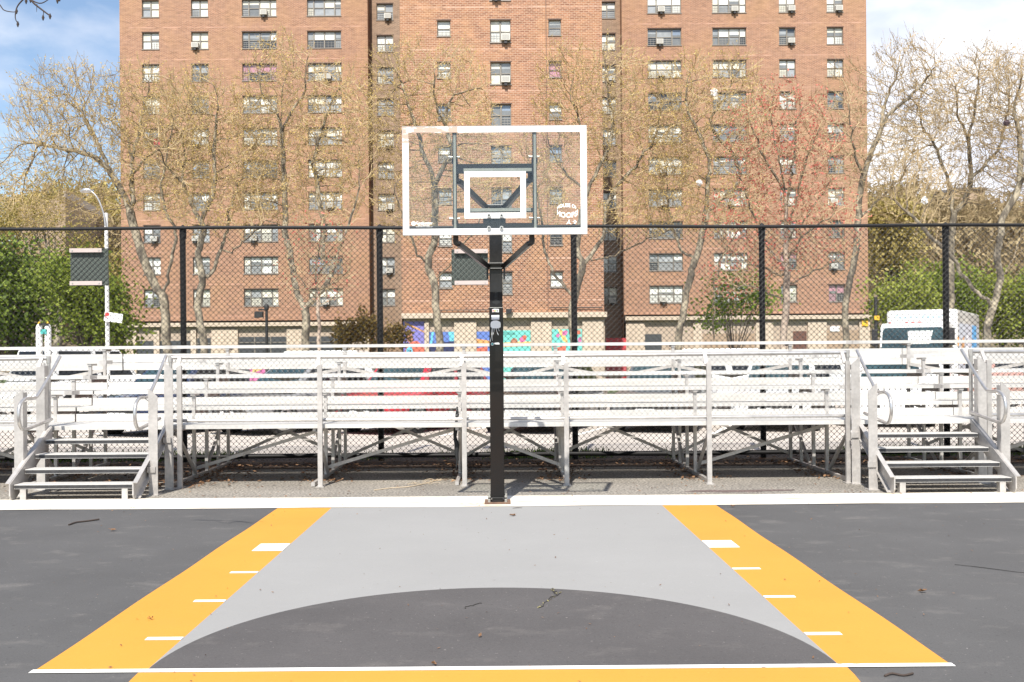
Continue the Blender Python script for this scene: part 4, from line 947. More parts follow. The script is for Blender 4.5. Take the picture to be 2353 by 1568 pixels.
b = MB(); b.box(gl(1978), gl(1992), YA - .30, YA - .25, W(1985, 750, YA).z, W(1985, 737, YA).z); b.build('yellow_notice', 'sign_yellow', right)
b = MB(); b.box(gl(1388), gl(1434), YA - 1.4, YA - 1.2, 0, W(1410, 778, YA).z); b.build('red_hoarding', 'red_panel', right)
zM = W(1150, 775, YC).z
ground_floor(centre, cx(925), cx(1387), YC, zlc + .05, [(gc(976), gc(986)), (gc(1044), gc(1095)), (gc(1220), gc(1267)), (gc(1338), gc(1386))], [])
zg = lambda py: W(1150, py, YC).z
def mural(x0, x1, y0, shapes, mats):
    b = MB(); yy = YC - .08; b.box(gc(x0), gc(x1), yy, yy + .055, 0.0, zg(y0), 0)
    for k, (m, pts) in enumerate(shapes): b.slab([(gc(px), yy - .004 - .002 * k, zg(py)) for px, py in pts], (0, .003, 0), m)
    return b.build('mural_panel', mats, centre)
mural(927, 975, 738, [(1, [(930, 738), (975, 760), (975, 764), (930, 742)]), (2, [(941, 776), (949, 776), (952, 792), (940, 793)]), (3, [(930, 812), (934, 795), (944, 785), (958, 782), (970, 792), (975, 800), (975, 815), (930, 815)]), (2, [(934, 773), (938, 764), (946, 763), (948, 772), (945, 784), (937, 784)]), (4, [(929, 768), (932, 760), (942, 757), (948, 764), (940, 766), (934, 770)]), (5, [(934, 800), (946, 792), (950, 815), (933, 815)])], ['mural_violet', 'mural_orange', 'mural_skin', 'mural_red', 'mural_hair', 'mural_cyan'])
mural(985, 1044, 762, [(1, [(992, 762), (997, 762), (993, 790), (988, 790)]), (1, [(1030, 762), (1044, 762), (1044, 795), (1036, 795)]), (2, [(985, 790), (1044, 783), (1044, 812), (985, 812)]), (3, [(1000, 805), (1014, 800), (1016, 815), (1000, 815)])], ['mural_blue', 'mural_cyan', 'mural_navy', 'mural_orange'])
mural(1095, 1155, 762, [(1, [(1095, 778), (1125, 783), (1155, 780), (1155, 790), (1095, 792)]), (2, [(1095, 800), (1120, 796), (1120, 815), (1095, 815)])], ['mural_blue', 'mural_orange', 'mural_red'])
mural(1155.3, 1219, 760, [(1, [(1155, 762), (1185, 766), (1183, 771), (1155, 770)]), (2, [(1155, 788), (1200, 785), (1219, 786), (1219, 796), (1155, 798)]), (3, [(1192, 779), (1202, 772), (1210, 778), (1205, 786), (1196, 788)]), (4, [(1200, 774), (1206, 770), (1211, 775), (1208, 782), (1202, 782)]), (5, [(1174, 782), (1180, 777), (1187, 779), (1190, 788), (1173, 789)])], ['mural_teal', 'mural_teal_dark', 'mural_yellow', 'mural_magenta', 'mural_red', 'mural_skin'])
mural(1268, 1337, 758, [(1, [(1282, 758), (1292, 760), (1304, 785), (1303, 790), (1293, 785)]), (2, [(1291, 765), (1299, 760), (1305, 764), (1301, 772), (1293, 773)]), (2, [(1278, 770), (1283, 767), (1287, 771), (1283, 777), (1278, 776)]), (3, [(1325, 762), (1333, 760), (1334, 770), (1326, 770)]), (2, [(1327, 780), (1335, 775), (1336, 788), (1329, 788)]), (3, [(1280, 800), (1300, 795), (1300, 815), (1280, 815)])], ['mural_teal', 'mural_yellow', 'mural_magenta', 'mural_red'])
# pipe and floodlight along the centre wall
b = MB(); zz = W(1200, 712, YC).z; b.tube([(gc(1010), YC - .1, zz), (gc(1140), YC - .1, zz)], .03, 6); b.tube([(gc(1265), YC - .1, zz + .1), (gc(1385), YC - .1, zz + .1)], .03, 6); b.build('wall_pipe', 'trim', centre)
b = MB(); b.slab([(gc(1163), YC - .7, zz + .02), (gc(1178), YC - .7, zz + .02), (gc(1173), YC - .7, zz - .25), (gc(1163), YC - .7, zz - .3)], (0, .6, 0)); b.build('floodlight', 'trim', centre)

# ------------------------------------------------------------------ trees
def ell(px, py, rpx, rpy, Y, ry=None, w=1.0):
    c = W(px, py, Y); k = Y / F; return (np.array(c), np.array([rpx * k, (ry if ry else min(rpx, rpy) * k * .9), rpy * k]), w)
def grow(lines, envs, n, seed, step=.20, kill=.31, infl=4.0, maxn=11000, up=.12, jit=.20):
    rg = np.random.default_rng(seed)
    pos = np.zeros((maxn + 4000, 3)); par = np.full(maxn + 4000, -1, int); n = int(n * 4.0); cnt = 0
    for li, ln in enumerate(lines):
        P = [Vector(p) for p in bez(ln, 6)] if len(ln) > 2 else [Vector(p) for p in ln]
        R_ = [np.array(P[0])]
        for a, c in zip(P[:-1], P[1:]):
            d = (c - a).length; m = max(1, int(round(d / step)))
            for q in range(1, m + 1): R_.append(np.array(a.lerp(c, q / m)))
        R2 = [R_[0]]
        for r in R_[1:]:
            if np.linalg.norm(r - R2[-1]) > step * .8: R2.append(r)
        R_ = R2
        if li == 0: last = -1
        else:
            dd = np.linalg.norm(pos[:cnt] - R_[0], axis=1); last = int(dd.argmin()); R_ = R_[1:] if dd[last] < step else R_
        for q, r in enumerate(R_):
            pos[cnt] = r + rg.normal(0, .018 if li == 0 else .03, 3) * (1 if q else 0); par[cnt] = last; last = cnt; cnt += 1
    tot = sum(e[2] * e[1].prod() ** .8 for e in envs); A = []
    for c, r, w in envs:
        m = int(n * w * r.prod() ** .8 / tot); d = rg.normal(size=(m, 3)); d /= np.linalg.norm(d, axis=1)[:, None]
        A.append(c + d * r * (rg.random(m) ** (1 / 2.8))[:, None])
    A = np.concatenate(A)
    D = np.full(len(A), 1e9); N = np.zeros(len(A), int)
    def upd(i0, i1):
        for s0 in range(i0, i1, 400):
            s1 = min(i1, s0 + 400); dd = np.linalg.norm(A[:, None] - pos[None, s0:s1], axis=2); j = dd.argmin(1); v = dd[np.arange(len(A)), j]; b_ = v < D; D[b_] = v[b_]; N[b_] = j[b_] + s0
    upd(0, cnt); 
    keep = D > kill; A, D, N = A[keep], D[keep], N[keep]
    for it in range(220):
        if len(A) == 0 or cnt >= maxn: break
        act = D < (infl if it > 12 else 30)
        if not act.any(): break
        d = A[act] - pos[N[act]]; d /= np.linalg.norm(d, axis=1)[:, None] + 1e-9
        ids, inv = np.unique(N[act], return_inverse=True); S = np.zeros((len(ids), 3)); np.add.at(S, inv, d)
        S /= np.linalg.norm(S, axis=1)[:, None] + 1e-9
        pd = pos[ids] - pos[np.maximum(par[ids], 0)]; pd /= np.linalg.norm(pd, axis=1)[:, None] + 1e-9
        S = S + pd * .25 + rg.normal(0, jit, S.shape) + np.array([0, 0, up]); S /= np.linalg.norm(S, axis=1)[:, None] + 1e-9
        m = min(len(ids), maxn - cnt); new = pos[ids[:m]] + S[:m] * step; pos[cnt:cnt + m] = new; par[cnt:cnt + m] = ids[:m]; c0 = cnt; cnt += m
        upd(c0, cnt); keep = D > kill; A, D, N = A[keep], D[keep], N[keep]
    return pos[:cnt], par[:cnt]
TWN = (1, 4)
def tree(label, cat, base, lines, envs, n, seed, rb, mats, group, name='plane_tree', budn=4, buds=.033, tw=.9, tip=.0085, **kw):
    """mats = bark, twig, bud"""
    pos, par = grow(lines, envs, n, seed, **kw); k = len(pos); rg = np.random.default_rng(seed + 99)
    ex = 2.0; rb *= .56; S = np.zeros(k); ch = np.bincount(par[par >= 0], minlength=k)
    S[ch == 0] = 1
    for i in range(k - 1, 0, -1):
        if par[i] >= 0: S[par[i]] += S[i]
    r = S ** (1 / ex); r = tip + (rb - tip) * (r - 1) / (r[0] - 1) ; 
    # flare at the foot
    r = r * (1 + .35 * np.exp(-(pos[:, 2]) / .35))
    best = np.full(k, -1)
    for i in range(1, k):
        p = par[i]
        if p >= 0 and (best[p] < 0 or S[i] > S[best[p]]): best[p] = i
    d = np.zeros((k, 3)); d[1:] = pos[1:] - pos[np.maximum(par[1:], 0)]; d[0] = (0, 0, 1); d /= np.linalg.norm(d, axis=1)[:, None] + 1e-9
    seg = np.array([i for i in range(1, k) if par[i] >= 0]); pp = par[seg]; main = best[pp] == seg
    d0 = np.where(main[:, None], d[pp], d[seg]); r0 = np.where(main, np.minimum(r[pp], r[seg] * 1.6), r[seg] * 1.05); big = r[seg] > .042
    def mesh(sel, K):
        def ring(c, dd, rr):
            ref = np.array([.31, .87, .23]); u = np.cross(dd, ref); u /= np.linalg.norm(u, axis=1)[:, None]; v = np.cross(dd, u); a = 2 * np.pi * np.arange(K) / K
            return c[:, None] + (u[:, None] * np.cos(a)[None, :, None] + v[:, None] * np.sin(a)[None, :, None]) * rr[:, None, None]
        s = seg[sel]; A = ring(pos[par[s]], d0[sel], r0[sel]); B = ring(pos[s], d[s], r[s]); V = np.concatenate([A, B], 1).reshape(-1, 3); m = len(s); base_ = (np.arange(m) * 2 * K)[:, None]; j = np.arange(K); j2 = (j + 1) % K
        Fq = np.stack([base_ + j, base_ + j2, base_ + K + j2, base_ + K + j], -1).reshape(-1, 4); return V, Fq
    t = thing(name, label, cat, base, group=group)
    V, Fq = mesh(big, 8); np_object('trunk', V, Fq, mats[0], t, smooth=True)
    V1, F1 = mesh(~big, 4); mi = [np.repeat(np.where(r[seg][~big] > .017, 2, 0), 4)]; Vs = [V1]; Fs = [F1]; off = len(V1)
    # fine twigs and buds on thin wood
    thin = seg[r[seg] < tip * 3.2]; cnt = np.full(len(thin), TWN[0]); cnt[ch[thin] == 0] = TWN[1]
    own = np.repeat(thin, cnt); m = len(own); dirs = d[own] + rg.normal(0, .40, (m, 3)) + np.array([0, 0, .45]); dirs /= np.linalg.norm(dirs, axis=1)[:, None]
    ln = rg.uniform(.28, .80, m) * tw; a = pos[own]; bend = rg.normal(0, .12, (m, 3)) + np.array([0, 0, .10]); c = a + dirs * ln[:, None] * .5; e = c + (dirs + bend) * ln[:, None] * .5
    for (p, q, ra, rb_) in ((a, c, tip * .85, tip * .7), (c, e, tip * .7, tip * .45)):
        dd = q - p; dd /= np.linalg.norm(dd, axis=1)[:, None]; u = np.cross(dd, np.array([.31, .87, .23])); u /= np.linalg.norm(u, axis=1)[:, None]; v = np.cross(dd, u); an = 2 * np.pi * np.arange(3) / 3
        o3 = u[:, None] * np.cos(an)[None, :, None] + v[:, None] * np.sin(an)[None, :, None]
        Vt = np.concatenate([p[:, None] + o3 * ra, q[:, None] + o3 * rb_], 1).reshape(-1, 3); bs = (np.arange(m) * 6)[:, None]; j = np.arange(3); j2 = (j + 1) % 3
        Ft = np.stack([bs + j, bs + j2, bs + 3 + j2, bs + 3 + j], -1).reshape(-1, 4); Vs.append(Vt); Fs.append(Ft + off); off += len(Vt); mi.append(np.zeros(len(Ft), int))
    if budn:
        bi = np.repeat(np.arange(m), budn); tt = rg.random(len(bi)) ** .6; P = np.where((tt < .5)[:, None], a[bi] + (c - a)[bi] * (tt * 2)[:, None], c[bi] + (e - c)[bi] * (tt * 2 - 1)[:, None])
        keepb = rg.random(len(bi)) < .9; P = P[keepb]; q = len(P); u = rg.normal(size=(q, 3)); u /= np.linalg.norm(u, axis=1)[:, None]; w = np.cross(u, rg.normal(size=(q, 3))); w /= np.linalg.norm(w, axis=1)[:, None]; sz = rg.uniform(.5, 1.25, q)[:, None] * buds
        P = P + u * sz; Vb = np.stack([P - u * sz, P + w * sz * .55, P + u * sz, P - w * sz * .55], 1).reshape(-1, 3); Vs.append(Vb); Fs.append(np.arange(q * 4).reshape(-1, 4) + off); mi.append(np.ones(q, int))
    np_object('crown', np.concatenate(Vs), np.concatenate(Fs), [mats[1], mats[2], 'limb'], t, np.concatenate(mi))
    open('/tmp/trees.txt','a').write(f'{label[:40]} {k} {len(thin)} {m} {r[0]:.3f}\n')
    return t
def PL(pts, Y, dy=0.0):
    """a limb drawn through photo points, wandering dy metres in depth along its length"""
    n = len(pts); return [W(x, y, Y + dy * i / max(1, n - 1)) for i, (x, y) in enumerate(pts)]
def trunk_base(pts, Y):
    p = W(*pts[0], Y); q = Vector((p.x, Y, 0)); return q
PLANE = ('bark', 'twig', 'bud_gold'); GT = 'bare budding trees in front of the apartment blocks'
def plane(label, Y, trunk, limbs, envs, n, seed, rb, mats=PLANE, cat='tree', name='plane_tree', **kw):
    base = trunk_base(trunk, Y); ln = [[base] + PL(trunk, Y)]
    rg = random.Random(seed)
    for l in limbs: ln.append(PL(l, Y, rg.uniform(-1.6, 1.6)))
    return tree(label, cat, base, ln, [ell(*e[:4], Y, *(e[4:])) for e in envs], n, seed, rb, mats, GT, name, **kw)
plane('leftmost plane tree with a forked trunk and broad budding crown against the sky', 38, [(383, 789), (378, 702), (374, 678), (359, 661), (338, 616), (321, 568), (309, 527), (293, 470), (262, 410), (219, 362), (147, 342), (80, 330)],
      [[(374, 678), (386, 630), (398, 585), (403, 534), (391, 505), (379, 478), (372, 420), (390, 328), (407, 239)], [(300, 490), (302, 461), (302, 403), (301, 359), (284, 300), (240, 270)], [(262, 410), (205, 290), (150, 200)], [(302, 400), (342, 359), (390, 328)], [(300, 380), (330, 250), (350, 160)]],
      [(170, 300, 150, 150), (330, 320, 120, 180), (90, 420, 120, 110), (400, 340, 90, 170), (200, 450, 130, 70)], 2600, 1, .30)
plane('plane tree behind the second fence post from the left, forked above the fence rail', 37, [(468, 789), (456, 722), (461, 660), (468, 643), (456, 592), (468, 527), (465, 506), (492, 427), (492, 342), (500, 250)],
      [[(468, 643), (492, 619), (513, 551), (523, 527), (530, 472), (560, 400), (590, 330)], [(466, 520), (424, 424), (424, 369), (415, 280)], [(533, 582), (581, 534), (620, 500)], [(424, 424), (380, 380), (360, 330)]],
      [(470, 330, 110, 175), (560, 410, 95, 140), (400, 330, 90, 150), (490, 470, 120, 80)], 2000, 2, .24)
plane('plane tree in front of the left apartment wing with a tall narrow crown', 37, [(704, 787), (701, 708), (680, 664), (666, 578), (653, 527), (656, 512), (653, 427), (649, 342), (646, 290), (650, 200)],
      [[(701, 708), (728, 681), (759, 633), (783, 568), (800, 520), (830, 430)], [(647, 300), (637, 256), (598, 205), (590, 150)], [(648, 300), (670, 256), (700, 205), (705, 130)], [(741, 600), (741, 506), (724, 400), (724, 359), (745, 280), (780, 200)]],
      [(650, 260, 110, 175), (770, 340, 110, 190), (640, 440, 110, 90)], 2300, 3, .27)
plane('plane tree seen through the left half of the glass backboard', 38, [(1010, 789), (1001, 708), (998, 647), (983, 606), (1000, 551), (998, 511), (998, 426), (974, 358), (964, 317), (947, 266), (917, 177)],
      [[(998, 426), (1015, 392), (1039, 344), (1022, 279), (1043, 221), (1097, 204)], [(983, 606), (959, 585), (945, 548), (925, 500), (905, 430)], [(998, 647), (1030, 613), (1054, 568), (1090, 540)], [(1030, 300), (1000, 240), (1000, 170)]],
      [(925, 240, 95, 150), (1040, 260, 100, 155), (945, 450, 90, 110), (1090, 390, 85, 120)], 2100, 4, .27)
plane('plane tree leaning behind the fence post right of the hoop', 38, [(1319, 789), (1314, 722), (1328, 654), (1340, 609), (1328, 568), (1340, 470), (1349, 439), (1376, 385), (1397, 341), (1407, 283), (1395, 200), (1390, 136)],
      [[(1322, 690), (1307, 671), (1260, 606), (1249, 561), (1240, 480), (1225, 400)], [(1340, 609), (1382, 551), (1400, 460), (1451, 392), (1496, 334), (1513, 290), (1520, 200)], [(1360, 600), (1413, 585), (1488, 551), (1560, 520)], [(1338, 480), (1345, 380), (1332, 283), (1312, 221), (1325, 153)], [(1349, 439), (1300, 400), (1265, 340)]],
      [(1310, 230, 85, 130), (1410, 270, 105, 175), (1500, 340, 100, 160), (1250, 410, 85, 130), (1440, 490, 110, 75)], 2300, 5, .25)
plane('plane tree in front of the right apartment wing, left of the red budded tree', 37, [(1559, 787), (1569, 722), (1579, 664), (1596, 602), (1610, 558), (1622, 490), (1627, 437), (1631, 376), (1614, 325), (1579, 249), (1580, 180)],
      [[(1600, 590), (1566, 578), (1540, 500), (1530, 420)], [(1622, 490), (1695, 420), (1685, 359), (1651, 318), (1634, 273), (1675, 205), (1680, 140)], [(1640, 790), (1640, 700), (1655, 600), (1700, 520)]],
      [(1590, 280, 100, 160), (1680, 270, 95, 150), (1560, 450, 95, 110), (1660, 460, 90, 100)], 1800, 6, .23)
plane('tall slender plane tree at the right corner of the apartment wing', 38, [(1945, 787), (1945, 688), (1966, 585), (1972, 506), (1983, 410), (2008, 340), (2020, 308), (2034, 239), (2061, 171)],
      [[(2024, 300), (2041, 267), (2109, 205), (2150, 150)], [(1985, 410), (1960, 330), (1950, 240)], [(1975, 500), (2040, 440), (2080, 400)]],
      [(2090, 220, 100, 135), (2030, 330, 90, 140), (1945, 300, 60, 170, None, .7)], 1600, 7, .21, mats=('bark', 'twig', 'bud_tan'), budn=3)
plane('big forked plane tree at the far right behind the white truck', 37, [(2266, 787), (2280, 708), (2300, 637), (2290, 592), (2301, 534), (2300, 506), (2338, 437), (2345, 340), (2330, 250)],
      [[(2280, 708), (2270, 691), (2226, 650), (2188, 592), (2140, 545), (2100, 500), (2060, 470)], [(2300, 637), (2325, 602), (2348, 544), (2380, 470)], [(2338, 437), (2370, 380), (2400, 300)]],
      [(2340, 270, 95, 160), (2090, 440, 100, 85), (2400, 370, 80, 130)], 1600, 8, .25, mats=('bark', 'twig', 'bud_tan'), budn=3)
plane('plane tree standing behind the rightmost fence post', 39, [(2186, 787), (2186, 650), (2190, 502), (2218, 461), (2232, 410), (2226, 325), (2239, 260), (2250, 170)],
      [[(2190, 502), (2181, 420), (2147, 335), (2123, 294), (2110, 230)], [(2230, 410), (2290, 350), (2310, 280), (2320, 200)], [(2226, 325), (2200, 250), (2190, 180)]],
      [(2260, 240, 100, 135), (2150, 310, 95, 145), (2270, 430, 100, 90)], 1800, 9, .22, mats=('bark', 'twig', 'bud_tan'), budn=3)
plane('bare tree with red buds in front of the right apartment wing', 33, [(1800, 787), (1806, 700), (1808, 640), (1806, 560), (1808, 496), (1802, 437), (1790, 370), (1767, 256)],
      [[(1806, 500), (1842, 222)], [(1806, 540), (1850, 380), (1890, 273)], [(1807, 560), (1900, 430), (1959, 342)], [(1806, 600), (1850, 540), (1935, 480)], [(1806, 620), (1740, 520), (1700, 400)], [(1806, 640), (1720, 600), (1650, 560)], [(1808, 660), (1900, 610), (1960, 590)], [(1807, 690), (1730, 660), (1660, 650)], [(1802, 437), (1750, 350), (1720, 270)]],
      [(1800, 340, 130, 150, None, 1.2), (1800, 520, 180, 130, None, 1.0), (1700, 640, 90, 60, None, .6)], 1700, 10, .20, mats=('bark_pale', 'twig', 'bud_red'), name='red_budded_tree', budn=2, buds=.052, tw=.8)
plane('small bare tree with sparse red buds in front of the left apartment wing', 32, [(733, 787), (730, 700), (727, 620), (735, 560), (740, 500)],
      [[(729, 690), (690, 640), (660, 600)], [(729, 670), (780, 640), (810, 600)], [(728, 640), (770, 560), (800, 520)]],
      [(735, 600, 85, 110)], 800, 12, .10, mats=('bark_pale', 'twig', 'bud_red'), name='red_budded_tree', budn=1, buds=.05, tw=.8)

# overhanging twig close to the camera, upper left
tb = W(-60, -40, 7.0)
t = thing('overhanging_branch', 'dark bare branch hanging into the upper left corner of the sky', 'branch', tb)
b = MB()
for pts, r in (([(-120, -60), (0, -30), (60, -8), (80, 10), (110, 33), (118, 38)], .010), ([(60, -8), (40, 15), (35, 40), (41, 55)], .006), ([(60, -6), (90, 8), (110, 0), (118, -10)], .005), ([(-30, -30), (0, 12), (10, 24), (30, 28), (38, 26)], .005), ([(85, 10), (84, 28)], .003), ([(100, 27), (100, 40)], .003)):
    P = bez(PL(pts, 7.0), 4); b.tube(P, [r * (1 - .6 * i / (len(P) - 1)) for i in range(len(P))], 6)
for (px, py) in ((41, 56), (115, 38), (99, 41), (70, 0), (60, 3), (132, 2), (137, -3), (38, 26)):
    p = W(px, py, 7.0); b.tube([p + Vector((0, 0, .02)), p, p - Vector((0, 0, .02))], [.003, .010, .003], 6)
b.build('twigs', 'twig_dark', t)

# leafy trees and woods
def leafy(label, base, hgt, clumps, n, leaf, mat, seed, size=.11, rb=.18, bark='bark_dark', group=None, name='leafy_tree', spread=.55):
    rg = np.random.default_rng(seed); base = Vector(base); t = thing(name, label, 'tree', base, group=group)
    b = MB(); P = [base, base + Vector((.1, 0, hgt * .35)), base + Vector((-.1, .1, hgt * .7))]; b.tube(P, [rb * 1.2, rb * .8, rb * .35], 8)
    V = []; centres = []
    for c, r, w in clumps:
        m = max(8, int(26 * w)); d = rg.normal(size=(m, 3)); d /= np.linalg.norm(d, axis=1)[:, None]; centres.append(c + d * r * (rg.random(m) ** .45)[:, None])
    centres = np.concatenate(centres)
    for c in centres[::4]:
        b.tube([base + Vector((0, 0, hgt * rg.uniform(.25, .6))), (base + Vector((0, 0, hgt * .6))).lerp(Vector(c), .6), Vector(c)], [rb * .3, rb * .16, .01], 5)
    b.build('trunk', bark, t)
    k = rg.integers(0, len(centres), n); sp = spread * rg.uniform(.5, 1.2, (len(centres), 3))[k]; P = centres[k] + rg.normal(size=(n, 3)) * sp
    P[:, 2] = np.maximum(P[:, 2], .15)
    u = rg.normal(size=(n, 3)); u /= np.linalg.norm(u, axis=1)[:, None]; w = np.cross(u, rg.normal(size=(n, 3))); w /= np.linalg.norm(w, axis=1)[:, None]; sz = rg.uniform(.6, 1.4, n)[:, None] * size
    Vb = np.stack([P - u * sz, P + w * sz * .6, P + u * sz, P - w * sz * .6], 1).reshape(-1, 3); np_object('crown', Vb, np.arange(n * 4).reshape(-1, 4), mat, t)
    return t
def E(px, py, rx, ry, Y, w=1.0): return ell(px, py, rx, ry, Y, None, w)
LG = 'green leafy trees at the edges of the street'
leafy('dense dark green tree at the far left behind the fence', W(30, 826, 50) * Vector((1, 1, 0)) if False else Vector((W(30, 826, 50).x, 50, 0)), 5, [E(40, 680, 90, 110, 50, 2.0), E(-40, 640, 80, 90, 50)], 8500, .12, 'leaf_dark', 31, .13, group=LG)
leafy('bright green tree beside the street lamp pole', Vector((W(200, 826, 46).x, 46, 0)), 4.5, [E(210, 690, 75, 85, 46, 1.6), E(150, 640, 70, 60, 46), E(262, 740, 35, 60, 46, .7)], 9000, .11, 'leaf_lime2', 32, .10, group=LG)
leafy('yellow green tree with arching limbs behind the left fence pad', Vector((W(130, 826, 62).x, 62, 0)), 9, [E(60, 500, 120, 60, 62, 1.6), E(200, 590, 60, 60, 62), E(-20, 570, 60, 80, 62)], 9000, .1, 'leaf_olive', 33, .075, rb=.3, bark='bark', group=LG, spread=.8)
leafy('low bronze leaved shrub tree in front of the left ground floor', Vector((W(830, 826, 45).x, 45, 0)), 1.6, [E(830, 755, 55, 30, 45), E(900, 770, 40, 22, 45, .6), E(795, 775, 30, 20, 45, .5)], 3600, .08, 'leaf_bronze', 34, .075, rb=.07, name='shrub', spread=.22)
leafy('fresh green young tree left of the red budded tree', Vector((W(1690, 826, 42).x, 42, 0)), 3, [E(1690, 680, 70, 45, 42, 1.2), E(1640, 720, 50, 30, 42, .5), E(1740, 690, 40, 35, 42, .5)], 1900, .09, 'leaf_green', 35, .08, rb=.09, group=LG, spread=.4)
for k, (px, py, rx_, ry_, Y, n, lab) in enumerate(((2070, 690, 70, 60, 58, 5000, 'light green tree just right of the apartment block corner'), (2180, 670, 80, 55, 60, 5600, 'light green tree above the white truck roof'), (2300, 690, 70, 60, 61, 5200, 'light green tree behind the far right forked trunk'), (2400, 680, 60, 70, 60, 5000, 'light green tree at the right edge of the picture'))):
    leafy(lab, Vector((W(px, 826, Y).x, Y, 0)), 5.5, [E(px, py, rx_, ry_, Y, 1.8), E(px + 20, py + 60, rx_ * .8, 30, Y, .6)], n, .12, 'leaf_lime2' if k % 2 else 'leaf_lime', 40 + k, .115, group=LG)
# wooded hill
hill = MB(); nx, ny = 40, 14
def hz(x, y):
    t = max(0.0, min(1.0, (y - 98) / 62)); s = t * t * (3 - 2 * t)
    return -.06 + s * (13.5 + 2.5 * math.sin(x * .021 + .4) + 1.5 * math.sin(x * .06) + (8 if x < 0 else 4.5))
for i in range(nx):
    for j in range(ny):
        xa, xb = -260 + 520 * i / nx, -260 + 520 * (i + 1) / nx; ya, yb = 105 + 200 * j / ny, 105 + 200 * (j + 1) / ny
        hill.quad((xa, ya, hz(xa, ya)), (xb, ya, hz(xb, ya)), (xb, yb, hz(xb, yb)), (xa, yb, hz(xa, yb)))
tag(hill.build('hill', 'ground'), kind='structure')
rg = np.random.default_rng(77)
def woods(name, label, n_trees, xr, yr, h, mats, per=190, size=.42):
    V = []; mi = []; Vt = []
    for i in range(n_trees):
        x, y = rg.uniform(*xr), rg.uniform(*yr); z = hz(x, y); hh = rg.uniform(.75, 1.2) * h; r = hh * rg.uniform(.28, .4)
        d = rg.normal(size=(per, 3)); d /= np.linalg.norm(d, axis=1)[:, None]; P = np.array([x, y, z + hh * .66]) + d * np.array([r, r, hh * .36]) * (rg.random(per) ** .4)[:, None]
        u = rg.normal(size=(per, 3)) + np.array([0, 0, .8]); u /= np.linalg.norm(u, axis=1)[:, None]; w = np.cross(u, rg.normal(size=(per, 3))); w /= np.linalg.norm(w, axis=1)[:, None]; sz = rg.uniform(.5, 1.4, per)[:, None] * size
        V.append(np.stack([P - u * sz * 1.6, P + w * sz * .35, P + u * sz * 1.6, P - w * sz * .35], 1).reshape(-1, 3)); mi.append(np.full(per, rg.choice([0, 0, 1])))
        tp = np.array([x, y, z]); 
        V.append(np.array([tp + [-.12, 0, -.3], tp + [.12, 0, -.3], tp + [.05, 0, hh * .7], tp + [-.05, 0, hh * .7]])); mi.append(np.array([2]))
    V = np.concatenate(V); return tag(np_object(name, V, np.arange(len(V)).reshape(-1, 4), mats, matidx=np.concatenate(mi)), label, 'woods', kind='stuff')
woods('hillside_woods', 'tan bare woods covering the hill right of the apartment block', 420, (38, 150), (104, 190), 8.5, ['wood_tan', 'wood_tan', 'bark_dark'])
woods('hillside_woods', 'golden budding woods on the hill left of the apartment block', 420, (-150, -36), (104, 190), 9.5, ['wood_gold', 'wood_tan', 'bark_dark'])
for px, py, Y, lab in ((2062, 480, 96, 'gold budding tree at the apartment corner below the skyline'),):
    leafy(lab, Vector((W(px, 826, Y).x, Y, 0)), 10, [E(px - 10, py + 30, 40, 45, Y, 1.6), E(px - 10, py + 100, 45, 50, Y)], 6000, .2, 'wood_gold', 61, .2, rb=.3, spread=1.0)
# distant buildings
t = thing('distant_building', 'distant tan brick building with a pale roof edge beside the street lamp', 'building', (W(220, 800, 120).x, 120, 0))
p0, p1 = W(150, 455, 118), W(283, 488, 145); hh0 = p0.z
b = MB(); xr_ = p1.x
b.slab([(p0.x, p0.y, 0), (p1.x, p1.y, 0), (p1.x, p1.y, p0.z), (p0.x, p0.y, p0.z)], (-8, 6, 0)); b.build('wall', 'far_wall', t)
b = MB(); b.slab([(p0.x + .05, p0.y - .1, p0.z), (p1.x + .05, p1.y - .1, p0.z), (p1.x + .05, p1.y - .1, p0.z + .9), (p0.x + .05, p0.y - .1, p0.z + .9)], (-.4, .3, 0)); b.build('roof_edge', 'far_parapet', t)
t = thing('distant_building', 'distant low brown buildings on the wooded hill at the right skyline', 'building', (W(2200, 460, 215).x, 216, 0))
for (xa, xb, ya, m, nm) in ((2150, 2192, 444, 'far_roof', 'tower_block'), (2192, 2262, 438, 'far_wall', 'long_block')):
    a, c = W(xa, 470, 215), W(xb, ya, 215); b = MB(); b.box(a.x, c.x, 215, 222, 5, c.z); b.box(a.x - .3, c.x + .3, 214.6, 222.4, c.z, c.z + .6, 1); b.build(nm, [m, 'far_roof'], t)

# ------------------------------------------------------------------ street furniture
LPX = W(247, 700, 29).x
t = thing('street_lamp', 'white street lamp pole with a bent arm behind the left fence pad', 'street lamp', (LPX, 29, 0))
zt = W(241, 490, 29).z
b = MB(); b.tube([(LPX, 29, 0), (LPX, 29, 1.2), (LPX - .02, 29, zt)], [.08, .065, .05], 12); b.build('pole', 'white_metal', t)
P = bez([W(242, 520, 28.9), W(239, 495, 28.9), W(231, 470, 28.9), W(222, 452, 28.9), W(211, 441, 28.9), W(204, 439, 28.9)], 4)
b = MB(); b.tube(P, .023, 8); b.build('lamp_arm', 'galv', t)
b = MB(); q = W(203, 438, 28.9); b.tube([q + Vector((.10, 0, -.03)), q + Vector((.02, 0, 0)), q + Vector((-.12, 0, .0)), q + Vector((-.22, 0, -.03))], [.03, .07, .075, .03], 10); b.build('lamp_head', 'galv', t)
sc_ = W(261, 730, 28.85); sg = thing('parking_sign', 'tilted white street sign with red print on the lamp pole', 'sign', (sc_.x, 28.85, sc_.z))
b = MB(); c_, s_ = math.cos(R(-8)), math.sin(R(-8)); pr = [(-.26, -.13), (.26, -.13), (.26, .13), (-.26, .13)]
